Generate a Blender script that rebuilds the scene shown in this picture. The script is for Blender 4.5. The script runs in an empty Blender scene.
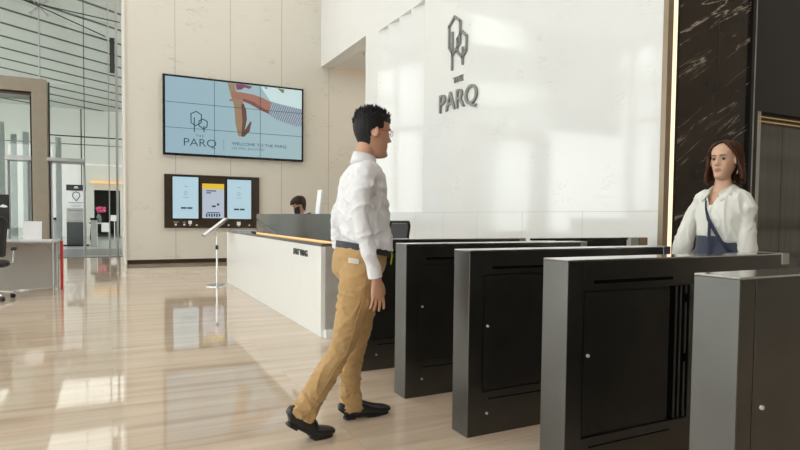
import bpy, bmesh, math, random
import numpy as np
from mathutils import Vector, Matrix, noise
random.seed(7)
PI = math.pi
C = bpy.context.scene.collection
sc = bpy.context.scene

# ------------------------------------------------------------------ materials
def new_mat(name):
    m = bpy.data.materials.new(name); m.use_nodes = True
    nt = m.node_tree; b = nt.nodes['Principled BSDF']
    return m, nt, b
def N(nt, t, **k):
    n = nt.nodes.new(t)
    for a, v in k.items(): setattr(n, a, v)
    return n
def L(nt, a, b): nt.links.new(a, b)
def ramp(nt, src, stops):
    r = N(nt, 'ShaderNodeValToRGB'); e = r.color_ramp.elements
    while len(e) < len(stops): e.new(0.5)
    for i, (p, c) in enumerate(stops):
        e[i].position = p; e[i].color = (c[0], c[1], c[2], 1) if hasattr(c, '__len__') else (c, c, c, 1)
    L(nt, src, r.inputs[0]); return r
def coords(nt, scale=(1,1,1), rot=(0,0,0)):
    t = N(nt, 'ShaderNodeTexCoord'); m = N(nt, 'ShaderNodeMapping')
    m.inputs['Scale'].default_value = scale; m.inputs['Rotation'].default_value = rot
    L(nt, t.outputs['Object'], m.inputs['Vector']); return m.outputs['Vector']
def noise_tex(nt, vec, scale, detail=4, rough=.55, dist=0):
    n = N(nt, 'ShaderNodeTexNoise'); n.inputs['Scale'].default_value = scale
    n.inputs['Detail'].default_value = detail; n.inputs['Roughness'].default_value = rough
    n.inputs['Distortion'].default_value = dist
    L(nt, vec, n.inputs['Vector']); return n.outputs['Fac']
def mixc(nt, fac, a, b, mode='MIX'):
    m = N(nt, 'ShaderNodeMix', data_type='RGBA', blend_type=mode)
    for s, v in ((m.inputs[0], fac), (m.inputs[6], a), (m.inputs[7], b)):
        if hasattr(v, 'is_linked') or hasattr(v, 'links'): L(nt, v, s)
        elif hasattr(v, '__len__'): s.default_value = (v[0], v[1], v[2], 1)
        else: s.default_value = v
    return m.outputs[2]
def mathn(nt, op, a, b=0):
    m = N(nt, 'ShaderNodeMath', operation=op)
    for s, v in ((m.inputs[0], a), (m.inputs[1], b)):
        if hasattr(v, 'links'): L(nt, v, s)
        else: s.default_value = v
    return m.outputs[0]
def bump(nt, b, h, strength=.2, dist=.01):
    n = N(nt, 'ShaderNodeBump'); n.inputs['Strength'].default_value = strength; n.inputs['Distance'].default_value = dist
    L(nt, h, n.inputs['Height']); L(nt, n.outputs[0], b.inputs['Normal'])
def plain(name, col, rough=.5, metal=0, coat=0, var=.06, vscale=6, spec=.5, bmp=0, bscale=40):
    m, nt, b = new_mat(name)
    v = coords(nt); f = noise_tex(nt, v, vscale, 3)
    r = ramp(nt, f, [(.3, [c*(1-var) for c in col]), (.7, [min(1, c*(1+var)) for c in col])])
    L(nt, r.outputs[0], b.inputs['Base Color'])
    b.inputs['Roughness'].default_value = rough; b.inputs['Metallic'].default_value = metal
    b.inputs['Coat Weight'].default_value = coat; b.inputs['Specular IOR Level'].default_value = spec
    if bmp: bump(nt, b, noise_tex(nt, v, bscale, 3), bmp, .003)
    return m
def emis(name, col, st):
    m, nt, b = new_mat(name)
    b.inputs['Base Color'].default_value = (col[0]*.3, col[1]*.3, col[2]*.3, 1)
    b.inputs['Emission Color'].default_value = (*col, 1); b.inputs['Emission Strength'].default_value = st
    b.inputs['Roughness'].default_value = .25
    return m
def stone(name, base, vein, rough, seam_axis, seam_size, vein_lo=.70, scale=1.3, tint=None, rot=(0,0,.6), vamt=.5):
    """polished stone: faint cloud, sparse short veins"""
    m, nt, b = new_mat(name)
    v = coords(nt)
    cloud = noise_tex(nt, v, .5, 5)
    c = ramp(nt, cloud, [(.3, [x*.965 for x in base]), (.7, base)]).outputs[0]
    vs = coords(nt, (scale*1, scale*1, scale*3.2), (.45, .45, 0))
    ridge = noise_tex(nt, vs, 1.6, 8, .62, .6)
    d = mathn(nt, 'ABSOLUTE', mathn(nt, 'SUBTRACT', ridge, .5))
    line = ramp(nt, d, [(0, 1), (.007, 0)]).outputs[0]
    patch = ramp(nt, noise_tex(nt, coords(nt, (1,1,1), (0,0,1)), 1.7, 2), [(.57, 0), (.66, 1)]).outputs[0]
    f = mathn(nt, 'MULTIPLY', mathn(nt, 'MULTIPLY', line, patch), vamt)
    col = mixc(nt, f, c, vein)
    L(nt, col, b.inputs['Base Color'])
    b.inputs['Roughness'].default_value = rough
    return m

M = {}
M['white_marble'] = stone('white_marble', (.84,.845,.84), (.42,.42,.42), .07, 1, 1.08)
M['white_marble'].node_tree.nodes['Principled BSDF'].inputs['Specular IOR Level'].default_value = .6
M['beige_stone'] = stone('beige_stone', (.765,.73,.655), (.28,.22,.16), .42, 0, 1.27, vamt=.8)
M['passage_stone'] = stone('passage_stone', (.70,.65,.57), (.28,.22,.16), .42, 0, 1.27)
M['paint_white'] = plain('paint_white', (.82,.79,.73), .6, var=.015, vscale=.7)
M['ceiling_white'] = plain('ceiling_white', (.80,.79,.76), .7, var=.02)
M['seam'] = plain('seam', (.36,.34,.31), .7)
M['seam_white'] = plain('seam_white', (.55,.56,.56), .6)

# floor: cross-vein travertine, tiles 2.4 x 0.6 m laid along X
m, nt, b = new_mat('floor_stone'); M['floor'] = m
v = coords(nt)
br = N(nt, 'ShaderNodeTexBrick'); L(nt, v, br.inputs['Vector'])
br.offset = .37; br.inputs['Scale'].default_value = 1
br.inputs['Brick Width'].default_value = 1.8; br.inputs['Row Height'].default_value = .6
br.inputs['Mortar Size'].default_value = .0022; br.inputs['Mortar Smooth'].default_value = .3
br.inputs['Color1'].default_value = (0,0,0,1); br.inputs['Color2'].default_value = (1,1,1,1); br.inputs['Mortar'].default_value = (.5,.5,.5,1)
sep = N(nt, 'ShaderNodeSeparateXYZ'); L(nt, v, sep.inputs[0])
cmb = N(nt, 'ShaderNodeCombineXYZ')
L(nt, mathn(nt, 'MULTIPLY', sep.outputs[0], .55), cmb.inputs[0]); L(nt, mathn(nt, 'MULTIPLY', sep.outputs[1], 9), cmb.inputs[1])
bw = N(nt, 'ShaderNodeRGBToBW'); L(nt, br.outputs[0], bw.inputs[0])
L(nt, mathn(nt, 'MULTIPLY', bw.outputs[0], 7), cmb.inputs[2])
streak = noise_tex(nt, cmb.outputs[0], 1.0, 6, .62, .35)
cs = ramp(nt, streak, [(.28, (.47,.345,.25)), (.44, (.61,.475,.36)), (.60, (.67,.545,.43)), (.78, (.74,.63,.52))]).outputs[0]
tile = mixc(nt, .13, cs, mixc(nt, bw.outputs[0], (.50,.39,.29), (.74,.62,.49)))
col = mixc(nt, mathn(nt, 'MULTIPLY', br.outputs['Fac'], .35), tile, (.35,.27,.2))
L(nt, col, b.inputs['Base Color'])
b.inputs['Specular IOR Level'].default_value = .62
rr = ramp(nt, noise_tex(nt, v, 3, 3), [(.3, .035), (.7, .06)]); L(nt, rr.outputs[0], b.inputs['Roughness'])
bump(nt, b, noise_tex(nt, v, 1.2, 2), .02, .01)

# black marble with white diagonal veins
m, nt, b = new_mat('black_marble'); M['black_marble'] = m
v = coords(nt, (1,1,1))
cl = ramp(nt, noise_tex(nt, v, 1.4, 5), [(.3, (.012,.008,.005)), (.75, (.040,.026,.016))]).outputs[0]
def veinset(rot, sx, sc_, seed, wid, lo, hi):
    tc = N(nt, 'ShaderNodeTexCoord'); mp = N(nt, 'ShaderNodeMapping')
    mp.inputs['Rotation'].default_value = (0, rot, 0); mp.inputs['Location'].default_value = (seed, seed, 0)
    L(nt, tc.outputs['Object'], mp.inputs['Vector'])
    mp2 = N(nt, 'ShaderNodeMapping'); mp2.inputs['Scale'].default_value = (sx, 1, 1)
    L(nt, mp.outputs[0], mp2.inputs['Vector'])
    n = noise_tex(nt, mp2.outputs[0], sc_, 5, .55, .25)
    d = mathn(nt, 'ABSOLUTE', mathn(nt, 'SUBTRACT', n, .5))
    ln = ramp(nt, d, [(0, 1), (wid, 0)]).outputs[0]
    pt = ramp(nt, noise_tex(nt, mp2.outputs[0], sc_*.9, 3), [(lo, 0), (hi, 1)]).outputs[0]
    return mathn(nt, 'MULTIPLY', ln, pt)
f1 = veinset(.45, .10, 2.9, 3.1, .009, .46, .52)
f2 = veinset(.55, .08, 5.5, 8.4, .007, .47, .53)
f = mathn(nt, 'MAXIMUM', f1, mathn(nt, 'MULTIPLY', f2, .8))
L(nt, mixc(nt, mathn(nt, 'MULTIPLY', f, .8), cl, (.62,.55,.46)), b.inputs['Base Color'])
b.inputs['Roughness'].default_value = .16; b.inputs['Specular IOR Level'].default_value = .22

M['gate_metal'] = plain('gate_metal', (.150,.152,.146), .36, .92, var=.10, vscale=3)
M['gate_side_shaded'] = plain('gate_side_shaded', (.105,.102,.095), .33, .9, var=.12, vscale=3)  # darker copy of the gate metal; shade on the sides put into the colour
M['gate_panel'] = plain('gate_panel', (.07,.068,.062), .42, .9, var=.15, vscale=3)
M['gate_top'] = plain('gate_top', (.50,.50,.49), .10, .9, var=.05)
M['gate_dark'] = plain('gate_dark', (.002,.002,.002), .7, spec=.05)
M['screw'] = plain('screw', (.62,.62,.60), .5)
M['chrome'] = plain('chrome', (.72,.72,.72), .15, 1, var=.03)
M['steel'] = plain('steel', (.42,.42,.41), .32, 1, var=.05)
M['screen_bezel'] = plain('screen_bezel', (.012,.013,.016), .25)
M['bronze'] = plain('bronze', (.30,.235,.165), .36, .6, var=.06)
M['bronze_glint'] = plain('bronze_glint', (.85,.60,.28), .25, .9)  # bronze brightened: reflections of lights on the door header put into the colour
M['dark_bronze'] = plain('dark_bronze', (.075,.052,.036), .28, .5, var=.1)
M['portal'] = plain('portal', (.30,.26,.205), .42, .35, var=.04)
M['black_gloss'] = plain('black_gloss', (.010,.009,.009), .25, spec=.25)
M['black_matte'] = plain('black_matte', (.016,.016,.018), .55)
M['desk_white'] = plain('desk_white', (.86,.86,.84), .22, var=.01, spec=.6)
M['desk_grey'] = plain('desk_grey', (.40,.375,.34), .3, var=.08, vscale=9)
M['desk_top'] = plain('desk_top', (.16,.15,.14), .12, .3, var=.1)
M['screen_grey'] = plain('screen_grey', (.13,.13,.125), .09, .45, var=.06)
M['warm_led'] = emis('warm_led', (1,.52,.20), .9)
M['strip_led'] = emis('strip_led', (1,.74,.46), 1.15)
M['orange_led'] = emis('orange_led', (1,.42,.12), 1.6)
M['spot_led'] = emis('spot_led', (1,.9,.75), 3)
M['sign_metal'] = plain('sign_metal', (.30,.305,.29), .45, .4, var=.06)
M['ink'] = plain('ink', (.02,.02,.022), .6)
M['letter_dark'] = plain('letter_dark', (.035,.033,.03), .4, .4)
M['red'] = plain('red', (.62,.03,.025), .45)
M['table_white'] = plain('table_white', (.50,.50,.49), .4)
M['table_front'] = plain('table_front', (.52,.49,.45), .3, var=.02)
M['paper'] = plain('paper', (.88,.88,.90), .5, var=.01)
M['threshold'] = plain('threshold', (.13,.14,.145), .35)
M['outer_wall'] = plain('outer_wall', (.60,.60,.565), .7, var=.03, vscale=.5)
M['outer_soffit'] = plain('outer_soffit', (.60,.61,.575), .7, var=.02)
M['outer_floor'] = plain('outer_floor', (.40,.41,.41), .3)
M['groove'] = plain('groove', (.03,.035,.035), .7)
M['pink'] = plain('pink', (.75,.10,.25), .6)
M['leaf'] = plain('leaf', (.05,.13,.04), .6)
M['reflection_pale'] = plain('reflection_pale', (.52,.58,.60), .25)
# brushed dark elevator steel: broad vertical-to-horizontal tone bands from brushing
m, nt, b = new_mat('elevator_steel'); M['elevator'] = m
v = coords(nt, (60, 60, .8))
L(nt, ramp(nt, noise_tex(nt, v, 1, 3), [(.3, (.10,.098,.094)), (.7, (.15,.145,.135))]).outputs[0], b.inputs['Base Color'])
b.inputs['Metallic'].default_value = .9; b.inputs['Roughness'].default_value = .26
bump(nt, b, noise_tex(nt, coords(nt, (.12,.12,2.0)), 2.2, 0), .6, .15)
# glass
def glass(name, tint, refl=.5):
    m, nt, b = new_mat(name); out = nt.nodes['Material Output']; nt.nodes.remove(b)
    t = N(nt, 'ShaderNodeBsdfTransparent'); t.inputs[0].default_value = (*tint, 1)
    g = N(nt, 'ShaderNodeBsdfGlossy'); g.inputs['Roughness'].default_value = .02
    fr = N(nt, 'ShaderNodeFresnel'); fr.inputs[0].default_value = 1.5
    mx = N(nt, 'ShaderNodeMixShader'); L(nt, fr.outputs[0], mx.inputs[0]); L(nt, t.outputs[0], mx.inputs[1]); L(nt, g.outputs[0], mx.inputs[2])
    L(nt, mx.outputs[0], out.inputs[0]); return m
M['glass'] = glass('clear_glass', (.90,.92,.90))
# screens
def grad_screen(name, a, b_, st, axis=0, lo=0, hi=1):
    m, nt, b = new_mat(name)
    s = N(nt, 'ShaderNodeSeparateXYZ'); t = N(nt, 'ShaderNodeTexCoord'); L(nt, t.outputs['Object'], s.inputs[0])
    mr = N(nt, 'ShaderNodeMapRange'); L(nt, s.outputs[axis], mr.inputs[0]); mr.inputs[1].default_value = lo; mr.inputs[2].default_value = hi
    c = mixc(nt, mr.outputs[0], a, b_)
    L(nt, c, b.inputs['Emission Color']); b.inputs['Emission Strength'].default_value = st
    b.inputs['Base Color'].default_value = (.02,.02,.02,1); b.inputs['Roughness'].default_value = .2
    return m
M['scr_blue'] = grad_screen('display_blue', (.33,.49,.57), (.37,.52,.55), .64, 0, 1.1, 4.5)
M['scr_pale'] = emis('display_pale', (.44,.56,.57), .76)
M['scr_dir'] = emis('display_directory', (.36,.50,.57), .76)
M['scr_poster'] = emis('display_poster', (.36,.41,.49), .76)
M['scr_yellow'] = emis('display_yellow', (.60,.40,.04), .76)
M['scr_dark'] = emis('display_ink', (.02,.05,.08), .76)
M['scr_grey'] = emis('display_grey', (.09,.15,.19), .76)
M['scr_joint'] = plain('display_joint', (.03,.05,.06), .5)
M['scr_flesh'] = emis('display_flesh', (.27,.125,.095), .76)
M['scr_flesh_dark'] = emis('display_flesh_dark', (.16,.065,.055), .76)
M['scr_gold'] = emis('display_gold', (.24,.165,.105), .76)
M['scr_brown'] = emis('display_brown', (.10,.05,.038), .76)
M['scr_purple'] = emis('display_purple', (.15,.05,.09), .76)
M['scr_leaf'] = emis('display_leaf', (.12,.15,.04), .76)
m, nt, b = new_mat('display_stripes'); M['scr_stripe'] = m
b.inputs['Base Color'].default_value = (.02,.02,.02,1)
w = N(nt, 'ShaderNodeTexWave', bands_direction='X'); w.inputs['Scale'].default_value = 7; w.inputs['Distortion'].default_value = 1.5; w.inputs['Detail'].default_value = 1
L(nt, coords(nt, (1,1,1), (0,.35,0)), w.inputs['Vector'])
L(nt, ramp(nt, w.outputs[0], [(.4, (.09,.13,.20)), (.6, (.42,.50,.55))]).outputs[0], b.inputs['Emission Color']); b.inputs['Emission Strength'].default_value = .7
# people
def skin_mat(name, col):
    m, nt, b = new_mat(name)
    v = coords(nt)
    L(nt, ramp(nt, noise_tex(nt, v, 18, 3), [(.3, [c*.93 for c in col]), (.7, col)]).outputs[0], b.inputs['Base Color'])
    b.inputs['Roughness'].default_value = .48; b.inputs['Subsurface Weight'].default_value = .12
    b.inputs['Subsurface Radius'].default_value = (.012,.005,.003); b.inputs['Subsurface Scale'].default_value = 1
    return m
M['skin_man'] = skin_mat('skin_tan', (.60,.33,.22))
M['skin_woman'] = skin_mat('skin_light', (.68,.41,.28))
M['lip_man'] = plain('lip_brown', (.36,.13,.10), .45)
M['lip_woman'] = plain('lip_rose', (.40,.15,.12), .4)
M['eye_white'] = plain('eye_white', (.48,.45,.42), .5)
M['iris'] = plain('iris', (.025,.014,.01), .15)
M['brow'] = plain('brow', (.03,.018,.012), .7)
def hair_mat(name, a, b_, sc_=(90,90,6)):
    m, nt, b = new_mat(name)
    f = noise_tex(nt, coords(nt, sc_), 1, 3)
    L(nt, ramp(nt, f, [(.35, a), (.68, b_)]).outputs[0], b.inputs['Base Color']); b.inputs['Roughness'].default_value = .58; b.inputs['Specular IOR Level'].default_value = .3
    bump(nt, b, f, .5, .004); return m
M['hair_black'] = hair_mat('hair_black', (.006,.006,.007), (.022,.019,.018))
M['hair_brown'] = hair_mat('hair_brown', (.020,.007,.003), (.105,.034,.011))
M['hair_dark'] = hair_mat('hair_dark', (.02,.011,.007), (.05,.03,.018))
def cloth(name, col, var=.05, rough=.85, bs=9, bst=.35, weave=True):
    m, nt, b = new_mat(name)
    v = coords(nt)
    L(nt, ramp(nt, noise_tex(nt, v, 7, 4), [(.3, [c*(1-var) for c in col]), (.7, [min(1,c*(1+var)) for c in col])]).outputs[0], b.inputs['Base Color'])
    b.inputs['Roughness'].default_value = rough; b.inputs['Sheen Weight'].default_value = .15
    bump(nt, b, noise_tex(nt, v, bs, 3, .5, 1.2), bst, .02)
    return m
M['shirt_white'] = cloth('shirt_white', (.80,.80,.83), .02, .8, 9, .35)
M['blouse'] = cloth('blouse_cream', (.80,.79,.73), .02, .6, 8, .3)
M['khaki'] = cloth('khaki_cotton', (.50,.315,.135), .09, .85, 11, .45)
M['slate'] = cloth('slate_blue_cloth', (.055,.065,.10), .08, .8, 12, .3)
M['navy'] = cloth('navy_cloth', (.015,.019,.055), .06, .7, 14, .2)
M['suit'] = cloth('black_suit', (.018,.02,.028), .06, .7)
M['mask'] = cloth('black_mask', (.008,.008,.009), .05, .8)
M['leather'] = plain('black_leather', (.014,.013,.013), .33, var=.2, bmp=.3, bscale=30)
M['belt'] = plain('belt_leather', (.018,.022,.032), .45)
M['red_frame'] = plain('red_frame', (.65,.05,.03), .3)
M['lime'] = plain('lime_ribbon', (.5,.6,.05), .6)
M['thread'] = plain('light_patch', (.68,.66,.58), .7)

# ------------------------------------------------------------------ geometry helpers
class MB:
    def __init__(s): s.v = []; s.f = []; s.m = []
    def add(s, vs, fs, mi=0):
        n = len(s.v); s.v += [tuple(p) for p in vs]; s.f += [tuple(i+n for i in f) for f in fs]; s.m += [mi]*len(fs); return s
    def box(s, x0, x1, y0, y1, z0, z1, mi=0):
        vs = [(x,y,z) for z in (z0,z1) for y in (y0,y1) for x in (x0,x1)]
        return s.add(vs, [(0,2,3,1),(4,5,7,6),(0,1,5,4),(2,6,7,3),(0,4,6,2),(1,3,7,5)], mi)
    def prism(s, poly, axis, a, b, mi=0):
        """2-D polygon extruded along axis (0:x with (y,z); 1:y with (x,z); 2:z with (x,y))"""
        def P3(p, t): return {0:(t,p[0],p[1]), 1:(p[0],t,p[1]), 2:(p[0],p[1],t)}[axis]
        n = len(poly); vs = [P3(p,a) for p in poly]+[P3(p,b) for p in poly]
        fs = [tuple(range(n))[::-1], tuple(range(n,2*n))]+[(i,(i+1)%n,(i+1)%n+n,i+n) for i in range(n)]
        return s.add(vs, fs, mi)
    def loft(s, secs, n=20, ref=(1,0,0), p=2.0, mi=0, cap=True):
        """secs: (x,y,z,a,b[,p]) ring half-axes a along ref, b across; rings square to the path"""
        pts = [Vector(q[:3]) for q in secs]; rings = []
        for i, q in enumerate(secs):
            t = (pts[min(i+1,len(pts)-1)]-pts[max(i-1,0)]).normalized()
            A = Vector(ref); A = (A-t*A.dot(t)).normalized(); B = t.cross(A)
            pp = q[5] if len(q) > 5 else p
            ring = []
            for k in range(n):
                th = 2*PI*k/n; c, d = math.cos(th), math.sin(th)
                cc = math.copysign(abs(c)**(2/pp), c); dd = math.copysign(abs(d)**(2/pp), d)
                ring.append(pts[i]+A*(q[3]*cc)+B*(q[4]*dd))
            rings.append(ring)
        vs = [v for r in rings for v in r]; fs = []
        for i in range(len(rings)-1):
            for k in range(n):
                fs.append((i*n+k, i*n+(k+1)%n, (i+1)*n+(k+1)%n, (i+1)*n+k))
        if cap:
            fs.append(tuple(range(n))[::-1]); fs.append(tuple((len(rings)-1)*n+k for k in range(n)))
        return s.add(vs, fs, mi)
    def cyl(s, a, b, r, n=16, r2=None, mi=0):
        r2 = r if r2 is None else r2
        d = Vector(b)-Vector(a); ref = (0,1,0) if abs(d.normalized().x) > .8 else (1,0,0)
        return s.loft([(*a,r,r),(*b,r2,r2)], n, ref, mi=mi)
    def tube(s, pts, r, n=10, mi=0, ref=(.31,.2,.93)):
        return s.loft([(*p,r,r) for p in pts], n, ref, mi=mi)
    def sphere(s, c, r, sc3=(1,1,1), n=16, mi=0):
        vs = []; fs = []
        for i in range(n+1):
            ph = PI*i/n
            for k in range(n*2):
                th = PI*k/n; vs.append((c[0]+r*sc3[0]*math.sin(ph)*math.cos(th), c[1]+r*sc3[1]*math.sin(ph)*math.sin(th), c[2]+r*sc3[2]*math.cos(ph)))
        for i in range(n):
            for k in range(n*2):
                fs.append((i*2*n+k, (i+1)*2*n+k, (i+1)*2*n+(k+1)%(2*n), i*2*n+(k+1)%(2*n)))
        return s.add(vs, fs, mi)
    def shear(s):
        s.v = [(x,y,z-.16*(x-1.25)) for x,y,z in s.v]; return s
    def mesh(s, name='m'):
        me = bpy.data.meshes.new(name); me.from_pydata(s.v, [], s.f); me.update()
        for p, i in zip(me.polygons, s.m): p.material_index = i
        return me
    def build(s, name, mats, parent=None, bev=0, smooth=None, seg=2):
        me = s.mesh(name)
        bm = bmesh.new(); bm.from_mesh(me); bmesh.ops.remove_doubles(bm, verts=bm.verts, dist=1e-6)
        bmesh.ops.recalc_face_normals(bm, faces=bm.faces); bm.to_mesh(me); bm.free()
        return link(me, name, mats, parent, bev, smooth, seg)
def link(me, name, mats, parent=None, bev=0, smooth=None, seg=2):
    o = bpy.data.objects.new(name, me); C.objects.link(o)
    for m in (mats if isinstance(mats, (list, tuple)) else [mats]): me.materials.append(m)
    if parent is not None: o.parent = parent; o.matrix_parent_inverse = parent_inv(parent)
    if bev:
        b = o.modifiers.new('bevel', 'BEVEL'); b.width = bev; b.segments = seg; b.limit_method = 'ANGLE'; b.angle_limit = .6
    if smooth is not None:
        me.polygons.foreach_set('use_smooth', [True]*len(me.polygons))
        if smooth < 3:
            try: me.set_sharp_from_angle(angle=smooth)
            except Exception: pass
    return o
def world_mat(o):
    m = Matrix.LocRotScale(o.location, o.rotation_euler, o.scale)
    return (world_mat(o.parent) @ o.matrix_parent_inverse @ m) if o.parent else m
def parent_inv(p): return world_mat(p).inverted()
def tag(o, label=None, cat=None, group=None, kind=None):
    if label: o['label'] = label
    if cat: o['category'] = cat
    if group: o['group'] = group
    if kind: o['kind'] = kind
    return o
def thing(name, label, cat, loc=(0,0,0), group=None):
    o = bpy.data.objects.new(name, None); C.objects.link(o); o.location = loc; o.empty_display_size = .1
    return tag(o, label, cat, group)
def struct(name, mb, mats, **k): return tag(mb.build(name, mats, **k), kind='structure')
def copy_tree(o, delta, parent=None):
    c = o.copy(); C.objects.link(c)
    if parent is None: c.location = o.location+Vector(delta)
    else: c.parent = parent; c.matrix_parent_inverse = o.matrix_parent_inverse.copy()
    for ch in [q for q in bpy.data.objects if q.parent == o]: copy_tree(ch, delta, c)
    return c
def evaluated(o):
    dg = bpy.context.evaluated_depsgraph_get(); dg.update()
    me = bpy.data.meshes.new_from_object(o.evaluated_get(dg)); bpy.data.objects.remove(o); return me
def fuse(mb, voxel, sm=6, fac=.5):
    me = mb.mesh('tmp')
    bm = bmesh.new(); bm.from_mesh(me); bmesh.ops.recalc_face_normals(bm, faces=bm.faces); bm.to_mesh(me); bm.free()
    o = bpy.data.objects.new('tmp', me); C.objects.link(o)
    r = o.modifiers.new('r', 'REMESH'); r.mode = 'VOXEL'; r.voxel_size = voxel
    if sm:
        s = o.modifiers.new('s', 'SMOOTH'); s.factor = fac; s.iterations = sm
    return evaluated(o)
def text_mesh(txt, w, h, depth, origin, X, Y, name, mat, parent, flip=False, bold=0):
    """letters scaled to w x h, lower-left at origin, reading along X, up along Y"""
    cu = bpy.data.curves.new('t', 'FONT'); cu.body = txt; cu.extrude = .5; cu.offset = bold; cu.resolution_u = 6
    o = bpy.data.objects.new('t', cu); C.objects.link(o)
    me = evaluated(o)
    co = np.array([v.co[:] for v in me.vertices])
    lo, hi = co.min(0), co.max(0); s = (hi-lo); s[s == 0] = 1
    X = Vector(X); Y = Vector(Y); Z = X.cross(Y)
    for v in me.vertices:
        q = [(v.co[i]-lo[i])/s[i] for i in range(3)]
        v.co = Vector(origin)+X*(q[0]*w)+Y*(q[1]*h)+Z*(q[2]*depth)
    me.materials.clear(); me.update()
    return link(me, name, mat, parent)
def strokes(mb, segs, wid, to3, depth):
    """thick strokes drawn between 2-D points; to3(u,v,d) -> world"""
    for (a, b) in segs:
        a = Vector(a); b = Vector(b); d = (b-a).normalized(); n = Vector((-d.y, d.x))*wid/2; a = a-d*wid*.35; b = b+d*wid*.35
        q = [a+n, b+n, b-n, a-n]
        vs = [to3(p.x, p.y, 0) for p in q]+[to3(p.x, p.y, depth) for p in q]
        mb.add(vs, [(0,1,2,3),(7,6,5,4),(0,4,5,1),(1,5,6,2),(2,6,7,3),(3,7,4,0)])
def loop(pts): return [(pts[i], pts[(i+1)%len(pts)]) for i in range(len(pts))]

# ------------------------------------------------------------------ setting
CZ = 8.5
struct('floor', MB().box(-9,12,-8,17.45,-.2,0), M['floor'])
struct('ceiling', MB().box(-9,12,-8,17.45,CZ,CZ+.2), M['ceiling_white'])
# back wall with screens (faces -y)
wb = MB().box(.304,8.2,14.74,15.1,.10,CZ).box(.33,8.2,14.79,15.1,0,.10,1)
for x in (1.385, 2.665, 3.945, 5.225, 6.505): wb.box(x-.004,x+.004,14.736,14.741,.10,CZ,2)
wb.box(.285,.315,14.70,17.45,.0,CZ,3)
struct('wall_back', wb, [M['beige_stone'], M['dark_bronze'], M['seam'], M['paint_white']])
# right white marble wall with the fluted band (faces -x)
wr = MB()
def quad(mb, a, b, c, d, mi=0): mb.add([a,b,c,d], [(0,1,2,3)], mi)
FL = [11.09, 10.60, 10.10, 9.60, 9.08]
wr.box(5.0,5.35,4.4,9.08,0,CZ).box(5.0,5.02,4.09,4.4,0,CZ)
wr.box(5.0,5.35,11.09,11.73,0,CZ)
wr.box(5.0,5.35,9.08,11.09,5.02,CZ)
wr.box(5.0,5.35,9.08,11.09,0,1.25)
wr.box(5.2,5.35,9.08,11.09,1.25,5.02)
wr.box(5.0,5.35,11.73,14.74,5.11,CZ)
for i in range(4):
    y0, y1 = FL[i], FL[i+1]; D = .16; rows = 1
    for r in range(rows):
        za, zb = 1.25, 5.02
        da = db = D
        ym = y1+.09
        quad(wr, (5,y0,za), (5+da,ym,za), (5+db,ym,zb), (5,y0,zb))
        quad(wr, (5+da,ym,za), (5,y1,za), (5,y1,zb), (5+db,ym,zb))
for y in (11.5, 10.4, 9.35, 8.35, 7.344, 6.265, 5.147): wr.box(4.9985,5.001,y-.003,y+.003,0,1.25,1)
wr.box(4.9985,5.001,4.09,11.73,1.247,1.253,1)
o = struct('wall_right', wr, [M['white_marble'], M['seam_white'], M['seam_white']])
# passage behind the desk: soffit with downlight, end wall
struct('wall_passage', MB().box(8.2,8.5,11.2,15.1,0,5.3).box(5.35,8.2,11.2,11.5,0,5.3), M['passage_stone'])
struct('ceiling_passage', MB().box(5.35,8.2,11.5,14.66,5.11,5.3).box(5.05,8.2,14.66,14.74,5.24,5.3,1), [M['ceiling_white'], M['ceiling_white']])
struct('trim_1', MB().box(5.05,8.2,14.675,14.735,5.215,5.24), M['warm_led'])
dl = thing('downlight', 'small round recessed downlight in the passage soffit above the desk', 'ceiling light', (5.315,13.13,5.11))
mb = MB().loft([(5.6,13.0,5.112,.10,.10),(5.6,13.0,5.095,.115,.115)], 24); mb.build('ring', M['steel'], dl)
MB().loft([(5.6,13.0,5.096,.06,.06),(5.6,13.0,5.088,.06,.06)], 20).build('lamp', M['spot_led'], dl)

# elevator wall (faces -y) at y = 4.05
we = MB().box(5.20,6.345,4.05,4.4,0,CZ).box(5.02,5.20,4.09,4.4,0,CZ,1)
we.box(5.81,5.815,4.047,4.052,0,CZ,1)
we.box(8.5,12,4.05,4.4,0,CZ)
struct('wall_elevator', we, [M['black_marble'], M['dark_bronze']])
struct('trim_2', MB().box(5.0,5.078,4.03,4.09,0,CZ).box(5.150,5.20,4.045,4.09,0,CZ,1), [M['bronze'], M['black_gloss']], bev=.003)
struct('trim_3', MB().box(5.078,5.150,4.04,4.09,0,CZ), M['strip_led'])
struct('trim_4', MB().box(6.345,6.392,4.02,4.2,0,CZ,1).box(6.392,6.408,4.015,4.2,0,CZ,0).box(6.408,6.48,4.02,4.2,0,CZ,1), [M['steel'], M['black_gloss']])
struct('wall_overdoor', MB().box(6.48,8.5,4.04,4.34,2.40,CZ), M['black_gloss'])
dr = thing('door_1', None, None, (7.2,4.1,0)); dr['kind'] = 'structure'
MB().box(6.48,6.52,4.06,4.3,0,2.40,1).box(6.52,6.60,4.055,4.3,0,2.40).build('jamb', [M['steel'], M['black_gloss']], dr)
MB().box(7.63,7.80,4.06,4.3,0,2.40).build('jamb', M['steel'], dr)
MB().box(6.60,7.63,4.10,4.3,2.33,2.40).build('header', M['black_gloss'], dr)
for z in (2.285, 2.335): MB().box(6.50,7.63,4.048,4.10,z,z+.012).build('header_trim', M['bronze_glint'], dr)
MB().box(6.60,7.112,4.11,4.15,.01,2.33).build('door_leaf', M['elevator'], dr)
MB().box(7.120,7.63,4.11,4.15,.01,2.33).build('door_leaf', M['elevator'], dr)
struct('wall_doorback', MB().box(6.48,8.5,4.3,4.4,0,2.4).box(7.80,8.5,4.06,4.3,0,2.40), M['black_gloss'])
struct('wall_far', MB().box(12,12.3,-8,4.4,0,CZ), M['beige_stone'])
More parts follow.
